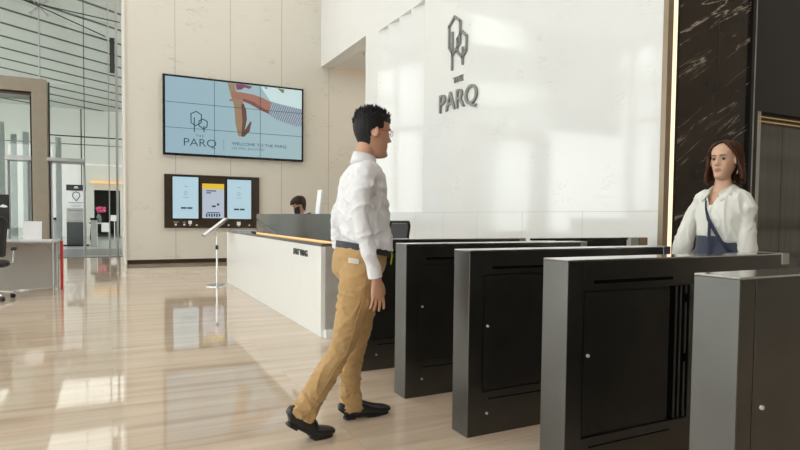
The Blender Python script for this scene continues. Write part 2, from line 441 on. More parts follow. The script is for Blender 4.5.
# daylight side: tall mullioned window walls left of and behind the camera
wl = MB()
for y in np.arange(-8, 17.6, 1.25): wl.box(-9.2,-9,y-.2,y+.2,0,CZ)
wl.box(-9.2,-9,-8,17.4,0,.25).box(-9.2,-9,-8,17.4,5.0,5.3).box(-9.2,-9,-8,17.4,8.0,CZ)
struct('wall_left', wl, M['paint_white'])
wq = MB()
for x in np.arange(-9, -2.9, 3.0): wq.box(x-.3,x+.3,-8.2,-8,0,CZ)
wq.box(-9,-3,-8.2,-8,0,.25).box(-9,-3,-8.2,-8,5.5,CZ).box(-3,12,-8.2,-8,0,CZ)
struct('wall_rear', wq, M['dark_bronze'])

# ------------------------------------------------------------------ glass entrance front at y = 17.5
GY = 17.5
def pane(n, x0, x1, z0, z1, y=GY):
    o = MB().box(x0,x1,y,y+.012,z0,z1).build('window_%d' % n, M['glass']); return tag(o, kind='structure')
pane(1, -1.40, -.62, 2.5, 3.19); pane(2, -.605, .283, 2.5, 3.19)
pane(3, -1.60, -.62, 4.56, 8.45); pane(4, -.605, .283, 3.22, 8.45); pane(5, -1.40, -.62, 3.22, 4.54); pane(6, -9, -1.615, 4.56, 8.45)
pane(7, -4.6, -1.8, .05, 4.17); pane(8, -.60,.283,.05,2.45)
fr = MB().box(-1.40,.285,GY-.02,GY+.04,3.19,3.215).box(-.62,-.605,GY-.015,GY+.04,2.46,8.45).box(-9,.285,GY-.02,GY+.04,8.45,CZ)
fr.box(-1.425,-1.395,GY-.02,GY+.04,0,4.54)
struct('trim_5', fr, M['groove'])
struct('trim_6', MB().box(-1.41,-.60,GY-.75,GY+.1,2.47,2.56).box(-1.41,-1.35,GY-.02,GY+.06,0,2.47).box(-.66,-.60,GY-.02,GY+.06,0,2.47), M['steel'], bev=.01)
# bracing rod and four-armed clamp in front of the glass
rod = thing('brace_rod', 'thin steel bracing rod with four-armed glass clamp above the entrance frame', 'rod', (-1.6,17.3,4.5))
MB().cyl((-1.6,17.38,4.55),(-1.6,17.38,8.45),.016,8).build('rod', M['steel'], rod)
mb = MB()
for a in (45,135,225,315):
    dx, dz = math.cos(math.radians(a))*.26, math.sin(math.radians(a))*.26
    mb.cyl((-1.6,17.40,6.42),(-1.6+dx,17.46,6.42+dz),.014,8); mb.cyl((-1.6+dx,17.44,6.42+dz),(-1.6+dx,17.50,6.42+dz),.035,12)
mb.build('clamp', M['steel'], rod)
cab = MB()
cab.tube([(-3.0,17.33,6.68),(-1.6,17.33,6.44),(.25,17.33,6.28)], .014, 8); cab.tube([(-3.4,17.34,6.92),(-1.6,17.34,6.40),(-.1,17.34,5.86)], .014, 8)
tag(cab.build('tension_cable', M['groove']), 'dark tension cables crossing behind the rod at the top left', 'cable')
# bronze entrance frame
ef = thing('entrance_portal', 'wide bronze metal box frame around the left entrance doors', 'entrance frame', (-3.2,17.3,0))
MB().prism([(-1.43,0),(-1.43,4.54),(-5.0,4.54),(-5.0,0),(-4.67,0),(-4.67,4.2),(-1.76,4.2),(-1.76,0)], 1, 17.15, 17.95).build('frame', M['portal'], ef, bev=.012)
MB().box(-4.66,-1.77,17.2,17.95,4.12,4.17).box(-1.83,-1.775,17.5,17.9,0,4.12).build('door_track', M['dark_bronze'], ef)
MB().box(-2.35,-1.80,17.30,17.90,2.50,2.62).build('door_header', M['steel'], ef)
MB().box(-2.33,-2.27,17.5,17.56,0,2.5).box(-1.9,-1.84,17.5,17.56,0,2.5).box(-2.6,-2.56,17.5,17.56,0,4.1).build('door_post', M['steel'], ef)
# pale panels added to stand in for reflections in the entrance door glass
pf = MB()
for i in range(9):
    x = -3.6+i*.27; pf.box(x, x+.15, 19.4+.15*(i % 3), 19.45+.15*(i % 3), 0.02, 3.4+.1*(i % 4))
tag(pf.build('reflection_panels', M['reflection_pale']), 'pale upright panels standing in for reflections in the left entrance doors', 'reflection panel')
sgn = MB().box(.16,.27,17.0,17.2,3.9,4.9); 
tag(MB().box(.0,.12,17.30,17.39,4.93,5.84).build('wall_speaker', M['groove']), 'slim dark grey column speaker high at the edge of the glass front', 'speaker')
MBp = MB().box(-.20,-.12,17.42,17.49,0,8.4)
struct('trim_7', MB().box(-.05,-.02,17.40,17.49,0,CZ-.05).box(.13,.19,17.40,17.49,0,CZ-.05), M['steel'])

# outside: paving, canopy soffit, far wall with an opening and a room
struct('ground', MB().box(-14,14,17.45,45,-.22,-.002), M['outer_floor'])
tag(MB().box(-1.35,.285,17.46,21.5,-.004,.012).build('entrance_mat', M['threshold']), 'dark grey entrance mat laid beyond the lobby floor', 'mat')
so = MB().box(-14,14,17.7,34,7.35,7.5)
d = Vector((.86,.51,0)).normalized(); nrm = Vector((-d.y,d.x,0))
for k in range(34):
    c = Vector((0,15.5,0))+nrm*(k*1.18-6)
    a = c-d*16; b2 = c+d*16
    vs = []
    for p in (a,b2):
        for s_ in (-.055,.055): vs.append((p.x+nrm.x*s_, p.y+nrm.y*s_, 7.335)); vs.append((p.x+nrm.x*s_, p.y+nrm.y*s_, 7.352))
    # clip to the canopy length
    def clip(p):
        x, y, z = p; y2 = min(max(y, 17.7), 34)
        return (x+(y2-y)*d.x/d.y, y2, z)
    vs = [clip(p) for p in vs]
    if abs(vs[0][1]-vs[4][1]) > .3: so.add(vs, [(0,2,6,4),(1,5,7,3),(0,4,5,1),(2,3,7,6),(0,1,3,2),(4,6,7,5)], 1)
so.v = [(x,y,z-(y-17.7)*.064) for x,y,z in so.v]
struct('ceiling_canopy', so, [M['outer_soffit'], M['groove']])
fw = MB().box(-14,-.76,33,33.4,0,7.4).box(.42,14,33,33.4,0,7.4).box(-.76,.42,33,33.4,2.38,7.4)
for x in (-3.1,-1.3): fw.box(x-.02,x+.02,32.98,33.01,0,7.35,1)
fw.box(-14,14,32.98,33.01,4.6,4.63,1)
struct('wall_outside', fw, [M['outer_wall'], M['groove']])
struct('trim_8', MB().box(-.9,.55,32.6,32.98,2.72,2.80), M['warm_led'])
struct('wall_room', MB().box(-2.5,2.5,38,38.2,0,3).box(-2.5,-2.4,33.4,38,0,3).box(2.4,2.5,33.4,38,0,3).box(-2.5,2.5,33.4,38,2.9,3), M['threshold'])
MBx = MB()
# gate posts flanking the sign
for i, (x, lab) in enumerate(((-1.70,'pale slim turnstile post left of the black-topped sign board'),(-.55,'pale slim turnstile post right of the black-topped sign board'))):
    tp = thing('turnstile_post', lab, 'post', (x,23.6,0), 'turnstile posts by the sign')
    MB().box(x-.10,x+.10,23.3,23.9,0,.95).build('body', M['table_white'], tp, bev=.02)
    MB().box(x-.12,x+.12,23.25,23.95,.95,1.02).build('top', M['black_gloss'], tp)
tag(MB().box(-2.02,-1.86,22.6,23.0,0,2.55).build('door_pier', M['black_gloss']), 'black upright pier beside the bronze entrance frame', 'pier')
# sign board
sg = thing('sign_board', 'tall sign board with black top, map pin symbol and dark base outside the glass', 'sign', (-1.12,24,0))
MB().box(-1.43,-.81,23.92,24.0,.86,2.0).build('poster', M['paper'], sg)
MB().box(-1.43,-.81,23.90,24.02,2.0,2.21).build('header', M['groove'], sg)
MB().box(-1.43,-.81,23.90,24.02,.03,.86).build('base', M['threshold'], sg)
MB().box(-1.55,-.72,23.7,24.2,0,.04).build('foot', M['black_matte'], sg)
MB().box(-1.43,-.81,23.905,23.915,.88,1.37).build('lower_panel', M['table_white'], sg)
pin = MB()
to3 = lambda u, v, dd: (u, 23.915-dd, v)
cpts = [(-1.12+.115*math.cos(a), 1.83+.12*math.sin(a)) for a in np.linspace(-.25*PI, 1.25*PI, 14)]
strokes(pin, [(cpts[i], cpts[i+1]) for i in range(13)]+[(cpts[-1], (-1.12,1.63)), ((-1.12,1.63), cpts[0])], .022, to3, .008)
pin.build('map_pin', M['ink'], sg)
tx = MB()
for (a, b2, z, h) in ((-1.36,-.88,1.55,.03),(-1.32,-.92,1.46,.012),(-1.25,-1.0,1.42,.012),(-1.38,-.87,1.26,.05),(-1.28,-.95,1.15,.014),(-1.28,-.95,1.08,.014)):
    x = a
    while x < b2:
        w_ = random.uniform(.018,.04); tx.box(x,min(x+w_,b2),23.896,23.904,z,z+h); x += w_+.012
tx.build('small_print', M['sign_metal'], sg)
MB().box(-1.20,-1.04,23.892,23.9,2.08,2.095).box(-1.17,-1.07,23.892,23.9,2.11,2.15).build('header_mark', M['paper'], sg)
# far table, flowers and chair seen through the opening
ft = thing('console_table', 'small white table outside under the pink flowers', 'table', (-.15,30,0))
MB().box(-.62,-.05,29.7,30.3,.72,.76).build('table_top', M['paper'], ft)
for x in (-.58,-.09):
    for y in (29.75,30.25): MB().cyl((x,y,0),(x,y,.72),.02,8).build('leg', M['steel'], ft)
MB().box(-.40,-.08,29.69,29.72,.35,.72).build('cloth_panel', M['paper'], ft)
vs_ = thing('flower_vase', 'dark vase of pink flowers on the small white table outside', 'vase', (-.5,30,.76))
MB().loft([(-.5,30,.76,.08,.08),(-.5,30,.95,.12,.12),(-.5,30,1.15,.06,.06)], 14).build('vase', M['threshold'], vs_)
fl = MB()
for i in range(26):
    a, r = random.uniform(0, 2*PI), random.uniform(.02,.2)
    fl.sphere((-.42+r*math.cos(a), 30+r*math.sin(a)*.6, 1.36+random.uniform(-.1,.13)), .05, n=5)
fl.build('blooms', M['pink'], vs_)
bx_ = thing('menu_stand', 'small cream menu board on a thin stand outside, right of the flowers', 'stand', (.15,29,0))
MB().box(-.02,.30,29,29.03,.85,1.12).build('board', M['desk_white'], bx_); MB().cyl((.14,29.02,0),(.14,29.02,.86),.02,8).build('pole', M['steel'], bx_)
MB().loft([(.14,29.02,0,.15,.15),(.14,29.02,.02,.15,.15)], 16).build('base', M['steel'], bx_)
st_ = thing('bar_stool', 'dark stool standing outside left of the flowers', 'stool', (-.75,29.5,0))
MB().loft([(-.72,29.5,.72,.16,.16),(-.72,29.5,.78,.16,.16)], 14).build('seat', M['black_matte'], st_)
for a in (45,135,225,315):
    MB().cyl((-.72+.12*math.cos(math.radians(a)),29.5+.12*math.sin(math.radians(a)),.72),(-.72+.18*math.cos(math.radians(a)),29.5+.18*math.sin(math.radians(a)),0),.015,8).build('leg', M['black_matte'], st_)

# ------------------------------------------------------------------ video wall
vw = thing('video_wall', 'large nine-panel video wall showing a welcome message on the beige wall', 'display', (2.8,14.70,2.55))
MB().box(1.10,4.495,14.64,14.74,2.575,4.46).build('bezel', M['screen_bezel'], vw, bev=.006)
MB().box(1.155,4.445,14.625,14.645,2.63,4.41).build('display', M['scr_blue'], vw)
YD = 14.622
def flat(poly, y, name, mat, par):
    mb = MB().prism(poly, 1, y, y+.002); 
    o = mb.build(name, mat, par)
    return o
pic = MB()
def lay(poly, mi, k): pic.prism(poly, 1, YD-.0012*k, YD-.0012*k+.0008, mi)
lay([(3.37,4.41),(4.445,4.41),(4.445,3.93),(3.64,4.04)], 0, 1)
lay([(3.623,4.06),(3.71,4.04),(3.917,4.0),(4.197,3.95),(4.445,3.93),(4.445,3.5),(4.34,3.472),(4.057,3.535),(3.779,3.614),(3.574,3.724)], 1, 2)
lay([(2.745,4.22),(2.94,4.202),(3.204,4.18),(3.438,4.121),(3.641,4.03),(3.591,3.733),(3.404,3.8),(3.104,3.938),(2.94,3.988),(2.81,4.005),(2.633,3.958),(2.601,3.988),(2.72,4.05)], 2, 3)
lay([(2.94,4.06),(3.2,4.0),(3.45,3.86),(3.58,3.80),(3.591,3.733),(3.404,3.8),(3.104,3.938),(2.94,3.988)], 3, 4)
lay([(2.569,4.40),(2.746,4.40),(2.778,4.218),(2.875,4.163),(2.957,3.94),(3.022,3.782),(3.039,3.551),(2.989,3.282),(3.121,3.509),(3.154,3.495),(3.105,3.258),(2.973,3.116),(2.826,3.122),(2.761,3.429),(2.729,3.853),(2.649,4.106)], 4, 5)
lay([(2.957,3.94),(3.022,3.782),(3.039,3.551),(2.989,3.282),(3.121,3.509),(3.154,3.495),(3.105,3.258),(2.973,3.116),(2.90,3.12),(2.93,3.5),(2.90,3.9)], 5, 6)
lay([(2.68,4.20),(2.86,4.16),(2.93,4.05),(2.80,4.01),(2.66,4.06)], 2, 7)
lay([(2.762,4.396),(2.94,4.405),(3.17,4.375),(3.104,4.306),(2.98,4.33),(2.908,4.268),(2.794,4.252)], 6, 8)
lay([(3.471,4.40),(3.573,4.383),(3.50,4.35)], 7, 8); lay([(3.80,4.40),(3.985,4.385),(3.951,4.281)], 7, 8)
pic.build('picture', [M['scr_pale'], M['scr_stripe'], M['scr_flesh'], M['scr_flesh_dark'], M['scr_gold'], M['scr_brown'], M['scr_purple'], M['scr_leaf']], vw)
jt = MB()
for x in (2.262,3.369): jt.box(x-.005,x+.005,14.606,14.612,2.63,4.41)
for z in (3.223,3.817): jt.box(1.155,4.445,14.606,14.612,z-.005,z+.005)
jt.build('panel_joint', M['scr_joint'], vw)
lg = MB(); to3 = lambda u, v, dd: (u, 14.62-dd, v)
H1 = [(1.84,3.64),(1.962,3.572),(1.954,3.38),(1.83,3.30),(1.725,3.361),(1.722,3.575)]
H2 = [(1.993,3.471),(2.096,3.418),(2.09,3.297),(2.01,3.232),(1.903,3.309),(1.903,3.415)]
strokes(lg, loop(H1)+loop(H2)+[((1.797,3.49),(1.797,3.154)),((2.018,3.305),(2.018,3.165))], .022, to3, .004)
lg.build('logo', M['scr_dark'], vw)
XW, ZW = (1,0,0), (0,0,1)
text_mesh('T H E', .175, .055, .003, (1.83,14.612,3.035), XW, ZW, 'lettering', M['scr_dark'], vw)
text_mesh('PARQ', .74, .215, .003, (1.56,14.612,2.775), XW, ZW, 'lettering', M['scr_dark'], vw, bold=-.008)
text_mesh('WELCOME TO THE PARQ', 1.36, .082, .003, (2.675,14.612,2.885), XW, ZW, 'lettering', M['scr_dark'], vw)
text_mesh('LIFE WELL BALANCED', .80, .055, .003, (2.675,14.612,2.795), XW, ZW, 'lettering', M['scr_grey'], vw)
MB().box(2.474,2.484,14.61,14.613,2.75,3.01).build('divider', M['scr_grey'], vw)

# directory panel with three screens
dp = thing('directory_panel', 'dark bronze wall panel holding three upright screens below the video wall', 'directory', (2.2,14.70,.85))
MB().box(1.126,3.36,14.66,14.74,.85,2.127).build('backplate', M['dark_bronze'], dp, bev=.005)
MB().box(1.29,1.905,14.64,14.665,1.06,2.09).build('bezel', M['black_gloss'], dp); MB().box(2.55,3.165,14.64,14.665,1.06,2.065).build('bezel', M['black_gloss'], dp)
MB().box(1.308,1.888,14.63,14.645,1.077,2.07).build('left_screen', M['scr_dir'], dp)
MB().box(2.567,3.148,14.63,14.645,1.075,2.045).build('right_screen', M['scr_dir'], dp)
MB().box(1.94,2.53,14.645,14.665,1.05,2.06).build('poster_frame', M['dark_bronze'], dp)
MB().box(1.978,2.489,14.632,14.648,1.09,1.927).box(1.978,2.489,14.628,14.634,1.797,1.927,1).build('poster_screen', [M['scr_poster'], M['scr_yellow']], dp)
bits = MB()
for (cx, cz) in ((1.62,1.328),(2.855,1.313)):
    bits.box(cx-.13,cx-.01,14.62,14.63,cz-.02,cz+.02).box(cx+.01,cx+.13,14.62,14.63,cz-.02,cz+.02)
bits.box(2.07,2.30,14.62,14.63,1.74,1.765).box(2.07,2.18,14.62,14.63,1.69,1.715).box(2.20,2.29,14.62,14.63,1.36,1.40).box(2.32,2.37,14.62,14.63,1.40,1.45)
for i in range(6): bits.box(2.06+i*.06,2.095+i*.06,14.62,14.63,1.12+.01*(i % 2),1.20)
bits.box(2.08,2.38,14.62,14.63,1.215,1.235)
bits.build('lettering', M['scr_dark'], dp)
faint = MB()
for cx, cz in ((1.60,1.68),(2.845,1.69)):
    pts = [(cx+.035*math.cos(a), cz+.045*math.sin(a)) for a in np.linspace(0,2*PI,9)[:-1]]
    strokes(faint, loop(pts), .007, lambda u, v, dd: (u, 14.628-dd, v), .003)
    faint.box(cx-.05,cx+.05,14.62,14.63,cz+.16,cz+.167).box(cx-.07,cx+.07,14.62,14.63,cz-.10,cz-.093)
faint.build('faint_mark', M['scr_grey'], dp)
for (x, z, s_) in ((1.375,.93,.022),(1.567,.93,.022),(1.70,.985,.04),(1.70,.92,.015),(1.851,.92,.018),(2.60,.92,.018),(2.846,.96,.045),(2.846,.90,.012),(3.11,.92,.015)):
    MB().box(x-s_,x+s_,14.65,14.662,z-s_,z+s_).build('icon', M['paper'], dp)
for x0, x1 in ((1.33,1.44),(1.53,1.60)): MB().box(x0,x1,14.65,14.662,.985,.993).build('caption', M['paper'], dp)

# ------------------------------------------------------------------ wall sign: two hexagon trees and the name
ws = thing('wall_sign', 'grey raised metal sign with two tree outlines and the name on white marble', 'sign', (5,7.9,2.9))
lg = MB(); to3 = lambda u, v, dd: (4.965+dd, u, v)
Y0, Y1 = 8.25, 7.62
def lu(p): return (8.215-(p[0]-92)/148*.53, 4.40-(p[1]-65)/180*.80)
h1 = [lu(p) for p in ((140,65),(188,92),(186,168),(128,198),(95,168),(92,90))]
h2 = [lu(p) for p in ((200,130),(240,155),(238,203),(207,225),(165,195),(165,150))]
strokes(lg, loop(h1)+[(h2[i],h2[i+1]) for i in (0,1,2,3,4)]+[(h2[5],h2[0])]+[(lu((122,118)),lu((122,252))),(lu((210,190)),lu((210,247)))], .036, to3, .035)
lg.build('tree_symbol', M['sign_metal'], ws)
YW = (0,-1,0)
text_mesh('THE', .28, .09, .03, (4.998,8.06,3.335), YW, ZW, 'lettering', M['sign_metal'], ws, bold=.02)
text_mesh('PARQ', 1.12, .36, .035, (4.998,8.49,2.86), YW, ZW, 'lettering', M['sign_metal'], ws, bold=.004)

# ------------------------------------------------------------------ reception desk
rd = thing('reception_desk', 'long white reception desk with grey stone end and dark counter', 'reception desk', (2.2,7.7,0))
MB().box(1.82,2.62,5.17,10.2,0,.075).build('plinth', M['desk_white'], rd)
MB().box(1.79,1.835,5.25,10.25,.0,.87).build('front_panel', M['desk_white'], rd, bev=.003)
MB().box(1.835,2.66,5.235,5.27,.075,.87).build('end_panel', M['desk_grey'], rd, bev=.003)
MB().box(1.835,2.66,10.2,10.25,0,.87).build('end_panel', M['desk_grey'], rd)
MB().box(1.80,2.15,5.27,10.2,.87,.90).build('counter', M['desk_top'], rd, bev=.003)
MB().box(2.15,2.66,5.27,10.2,.70,.74).build('work_surface', M['desk_top'], rd)
MB().box(1.93,1.965,5.30,8.60,.915,1.187).build('privacy_screen', M['screen_grey'], rd, bev=.002)
MB().box(1.925,1.94,5.30,8.60,.900,.913).build('light_strip', M['warm_led'], rd)
text_mesh('EAST WING', .50, .068, .006, (1.79,6.165,.745), YW, ZW, 'lettering', M['letter_dark'], rd, bold=.035)
ac = thing('paper_card', 'tilted white card standing on the reception desk beside the seated clerk', 'card', (2.1,6.25,.9))
MB().add([(2.05,6.33,.90),(2.075,6.33,.90),(2.075,6.19,.90),(2.05,6.19,.90),(2.11,6.31,1.46),(2.135,6.31,1.46),(2.135,6.17,1.46),(2.11,6.17,1.46)],
         [(0,1,2,3),(7,6,5,4),(0,4,5,1),(1,5,6,2),(2,6,7,3),(3,7,4,0)]).build('card', M['paper'], ac)
MB().box(2.02,2.12,6.16,6.36,.902,.915).build('base', M['steel'], ac)

# task chair behind the desk
def task_chair(name, label, cx, cy, ang, arms, group=None):
    t = thing(name, label, 'office chair', (cx,cy,0), group)
    R = Matrix.Rotation(ang, 4, 'Z'); T = Matrix.Translation((cx,cy,0)) @ R
    def bld(mb, nm, mt, **k):
        mb.v = [tuple(T @ Vector(p)) for p in mb.v]; return mb.build(nm, mt, t, **k)
    for k in range(5):
        a = 2*PI*k/5+.3; e = (.28*math.cos(a), .28*math.sin(a))
        bld(MB().loft([(0,0,.11,.028,.022),(e[0],e[1],.075,.016,.012)], 10, (0,0,1)), 'base_arm', M['chrome'], smooth=.8)
        bld(MB().cyl((e[0]-.02*math.sin(a),e[1]+.02*math.cos(a),.03),(e[0]+.02*math.sin(a),e[1]-.02*math.cos(a),.03),.03,14), 'caster', M['black_matte'], smooth=.8)
    bld(MB().cyl((0,0,.09),(0,0,.44),.028,14), 'gas_lift', M['chrome'], smooth=.8)
    bld(MB().loft([(0,0,.44,.20,.20,4),(0,0,.46,.24,.235,4),(0,0,.50,.24,.235,4),(0,0,.52,.21,.205,4)], 32), 'seat', M['black_matte'], smooth=.8)
    f = MB(); z0, z1 = .60, 1.10
    pl = [(-.19,-.25,z0),(-.22,-.30,z1-.05),(-.19,-.305,z1),(.19,-.305,z1),(.22,-.30,z1-.05),(.19,-.25,z0),(-.19,-.25,z0)]
    for a, b in zip(pl[:-1], pl[1:]): f.loft([(*a,.022,.018),(*b,.022,.018)], 10, (0,1,.01))
    f.loft([(0,-.08,.45,.03,.015),(0,-.25,.50,.03,.015),(0,-.27,.66,.03,.015)], 10)
    bld(f, 'back_frame', M['black_matte'], smooth=.8)
    bld(MB().add([(-.18,-.255,z0),(.18,-.255,z0),(.205,-.30,z1-.02),(-.205,-.30,z1-.02),(-.18,-.245,z0),(.18,-.245,z0),(.205,-.29,z1-.02),(-.205,-.29,z1-.02)],
        [(0,1,2,3),(7,6,5,4),(0,4,5,1),(1,5,6,2),(2,6,7,3),(3,7,4,0)]), 'back_rest', M['chair_mesh'] if arms == 0 else M['black_matte'])
    if arms:
        for s in (-1, 1):
            bld(MB().tube([(.24*s,-.05,.48),(.28*s,0,.50),(.29*s,.02,.66)], .016), 'arm_post', M['chrome'], smooth=.8)
            bld(MB().loft([(.29*s,-.14,.675,.03,.014),(.29*s,-.12,.68,.035,.018),(.29*s,.12,.68,.035,.018),(.29*s,.15,.665,.03,.014)], 12), 'armrest', M['black_matte'], smooth=.8)
    return t
M['chair_mesh'] = plain('chair_mesh', (.13,.14,.16), .6)
task_chair('office_chair', 'black framed chair with grey mesh back behind the reception desk, right of the man', 3.10, 6.75, .5, 0)
task_chair('office_chair', 'black office chair on a chrome star base at the left edge by the table', -1.47, 9.28, .1, 1)

# brochure / tablet stand
bs = thing('tablet_stand', 'slim silver floor stand with tilted tablet left of the reception desk', 'stand', (1.547,9.77,0))
MB().loft([(1.547,9.77,0,.175,.175),(1.547,9.77,.012,.175,.175),(1.547,9.77,.02,.16,.16)], 32).build('base', M['chrome'], bs, smooth=.8)
MB().cyl((1.547,9.77,.018),(1.547,9.77,.9),.016,14).build('pole', M['chrome'], bs, smooth=.8)
MB().cyl((1.547,9.77,.60),(1.547,9.77,.67),.024,14).build('clamp', M['black_matte'], bs, smooth=.8)
u = Vector((.38,0,.30)).normalized(); nn = Vector((-.30,0,.38)).normalized(); c = Vector((1.52,9.77,.965))
def slab(mb, c, u, w, nn, hu, hw, h, mi=0):
    vs = [c+u*(hu*a)+w*(hw*b)+nn*(h*k) for k in (-1,1) for b in (-1,1) for a in (-1,1)]
    return mb.add([tuple(v) for v in vs], [(0,2,3,1),(4,5,7,6),(0,1,5,4),(2,6,7,3),(0,4,6,2),(1,3,7,5)], mi)
slab(MB(), c, u, Vector((0,1,0)), nn, .24, .15, .016).build('tablet_frame', M['chrome'], bs, bev=.004)
slab(MB(), c+nn*.0175, u, Vector((0,1,0)), nn, .215, .13, .001).build('tablet_screen', M['paper'], bs)

# table at the left edge
lt = thing('side_table', 'white-topped table with pale front panel and narrow red end at the left edge', 'table', (-1.55,9.9,0))
MB().box(-2.5,-.70,9.48,10.32,.745,.77).build('table_top', M['table_white'], lt, bev=.004)
for x in (-2.45,-.737):
    for y in (9.52,10.20): MB().cyl((x,y,0),(x,y,.745),.014,14).build('leg', M['steel'], lt, smooth=.8)
MB().tube([(-.737,9.54,.60),(-.84,9.56,.74)], .012).tube([(-.737,9.54,.735),(-1.0,9.54,.70),(-1.1,9.54,.735)], .01).build('brace', M['steel'], lt)
MB().box(-2.5,-.735,10.25,10.27,.02,.74).build('front_panel', M['table_front'], lt)
MB().box(-.70,-.665,10.18,10.30,.0,.74).build('end_panel', M['red'], lt)['label'] = 'narrow red end panel'
lp = thing('document_holder', 'white document holder standing on the table at the left edge', 'document holder', (-1.01,9.75,.77))
slab(MB(), Vector((-1.01,9.75,.915)), Vector((1,0,0)), Vector((0,.25,1)).normalized(), Vector((0,1,-.25)).normalized(), .115, .135, .006).build('sheet', M['paper'], lp)
MB().box(-1.15,-.78,9.62,9.82,.77,.782).build('base', M['paper'], lp)
mo = thing('monitor', 'black monitor with a pale mark on its back at the left edge', 'monitor', (-1.62,10.1,.77))
MB().box(-1.93,-1.325,10.05,10.09,.93,1.43).build('case', M['black_matte'], mo, bev=.006)
MB().box(-1.66,-1.60,10.08,10.12,.78,1.1).build('stand', M['black_matte'], mo); MB().box(-1.75,-1.5,9.98,10.2,.77,.782).build('foot', M['black_matte'], mo)
MB().prism([(-1.45,1.25),(-1.40,1.29),(-1.36,1.27),(-1.34,1.25),(-1.38,1.24)], 1, 10.044, 10.052).build('mark', M['paper'], mo)

# ------------------------------------------------------------------ turnstile gates
GX0, GX1, GH, GW = 1.67, 3.19, .985, .15
def gate(y0, label, full=False):
    g = thing('speed_gate', label, 'gate', (2.43,y0+GW/2,0), 'dark metal entry gates')
    b = MB().box(GX0+.002,GX1-.002,y0+.014,y0+GW,0,GH)
    if full:
        b.box(GX0,1.744,y0,y0+.02,0,GH).box(1.750,GX1,y0,y0+.02,0,GH)
    else:
        b.box(GX0,1.757,y0,y0+.02,0,GH).box(1.757,GX1,y0,y0+.02,.862,GH).box(1.757,GX1,y0,y0+.02,0,.232).box(2.425,GX1,y0,y0+.02,.232,.862)
    b.build('body', M['gate_side_shaded'], g, bev=.0015)
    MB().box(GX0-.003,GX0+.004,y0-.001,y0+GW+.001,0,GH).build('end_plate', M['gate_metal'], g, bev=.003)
    MB().box(GX0-.003,3.125,y0-.001,y0+GW+.001,GH,GH+.007).build('top_plate', M['gate_top'], g, bev=.002)
    MB().box(3.13,GX1+.004,y0-.003,y0+GW+.003,.935,GH+.008).build('end_cap', M['steel'], g, bev=.002)
    if not full:
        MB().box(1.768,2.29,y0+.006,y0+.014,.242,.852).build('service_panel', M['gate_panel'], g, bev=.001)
        MB().box(1.812,2.30,y0-.002,y0+.004,.889,.903).build('slot', M['gate_dark'], g, bev=.0019)
        MB().box(1.80,2.30,y0-.0015,y0+.004,.190,.198).box(1.80,2.30,y0-.003,y0+.004,.198,.201,1).build('lower_slot', [M['gate_dark'], M['gate_metal']], g)
        MB().box(2.30,2.42,y0+.004,y0+.0142,.236,.858).build('wing_recess', M['gate_dark'], g)
        for x in (2.325,2.355,2.39): MB().box(x,x+.009,y0-.001,y0+.012,.24,.856).build('guide_rod', M['gate_metal'], g)
        for z in (.50,.78): MB().box(2.375,2.41,y0-.003,y0+.012,z,z+.04).build('bracket', M['gate_dark'], g)
    yy = y0+.006 if not full else y0
    MB().cyl((1.790,yy,.585),(1.790,yy-.008,.585),.007,14).build('screw', M['screw'], g)
    MB().cyl((1.790,y0,.116),(1.790,y0-.006,.116),.007,14).build('screw', M['screw'], g)
    return g
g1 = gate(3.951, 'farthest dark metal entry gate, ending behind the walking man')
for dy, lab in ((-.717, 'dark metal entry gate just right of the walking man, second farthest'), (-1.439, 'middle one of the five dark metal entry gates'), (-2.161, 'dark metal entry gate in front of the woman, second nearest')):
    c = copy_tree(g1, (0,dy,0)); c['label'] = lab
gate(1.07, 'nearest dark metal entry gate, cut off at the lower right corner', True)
rl = thing('glass_railing', 'clear glass railing with thin black top rail beside the white marble wall', 'railing', (3.9,4.05,0))
MB().box(3.34,4.515,4.045,4.057,.06,.966).build('glass_panel', M['glass'], rl)
MB().box(3.335,4.52,4.035,4.067,.966,.985).build('top_rail', M['black_gloss'], rl, bev=.002)
MB().box(3.335,4.52,4.03,4.072,0,.06).build('bottom_rail', M['black_gloss'], rl, bev=.002)
rp = thing('railing_post', 'short bronze metal post at the end of the glass railing', 'post', (4.67,4.1,0))
MB().box(4.56,4.665,4.03,4.16,0,.985).build('post', M['steel'], rp, bev=.003); MB().box(4.675,4.79,4.03,4.16,0,.985).build('post', M['bronze'], rp, bev=.003)

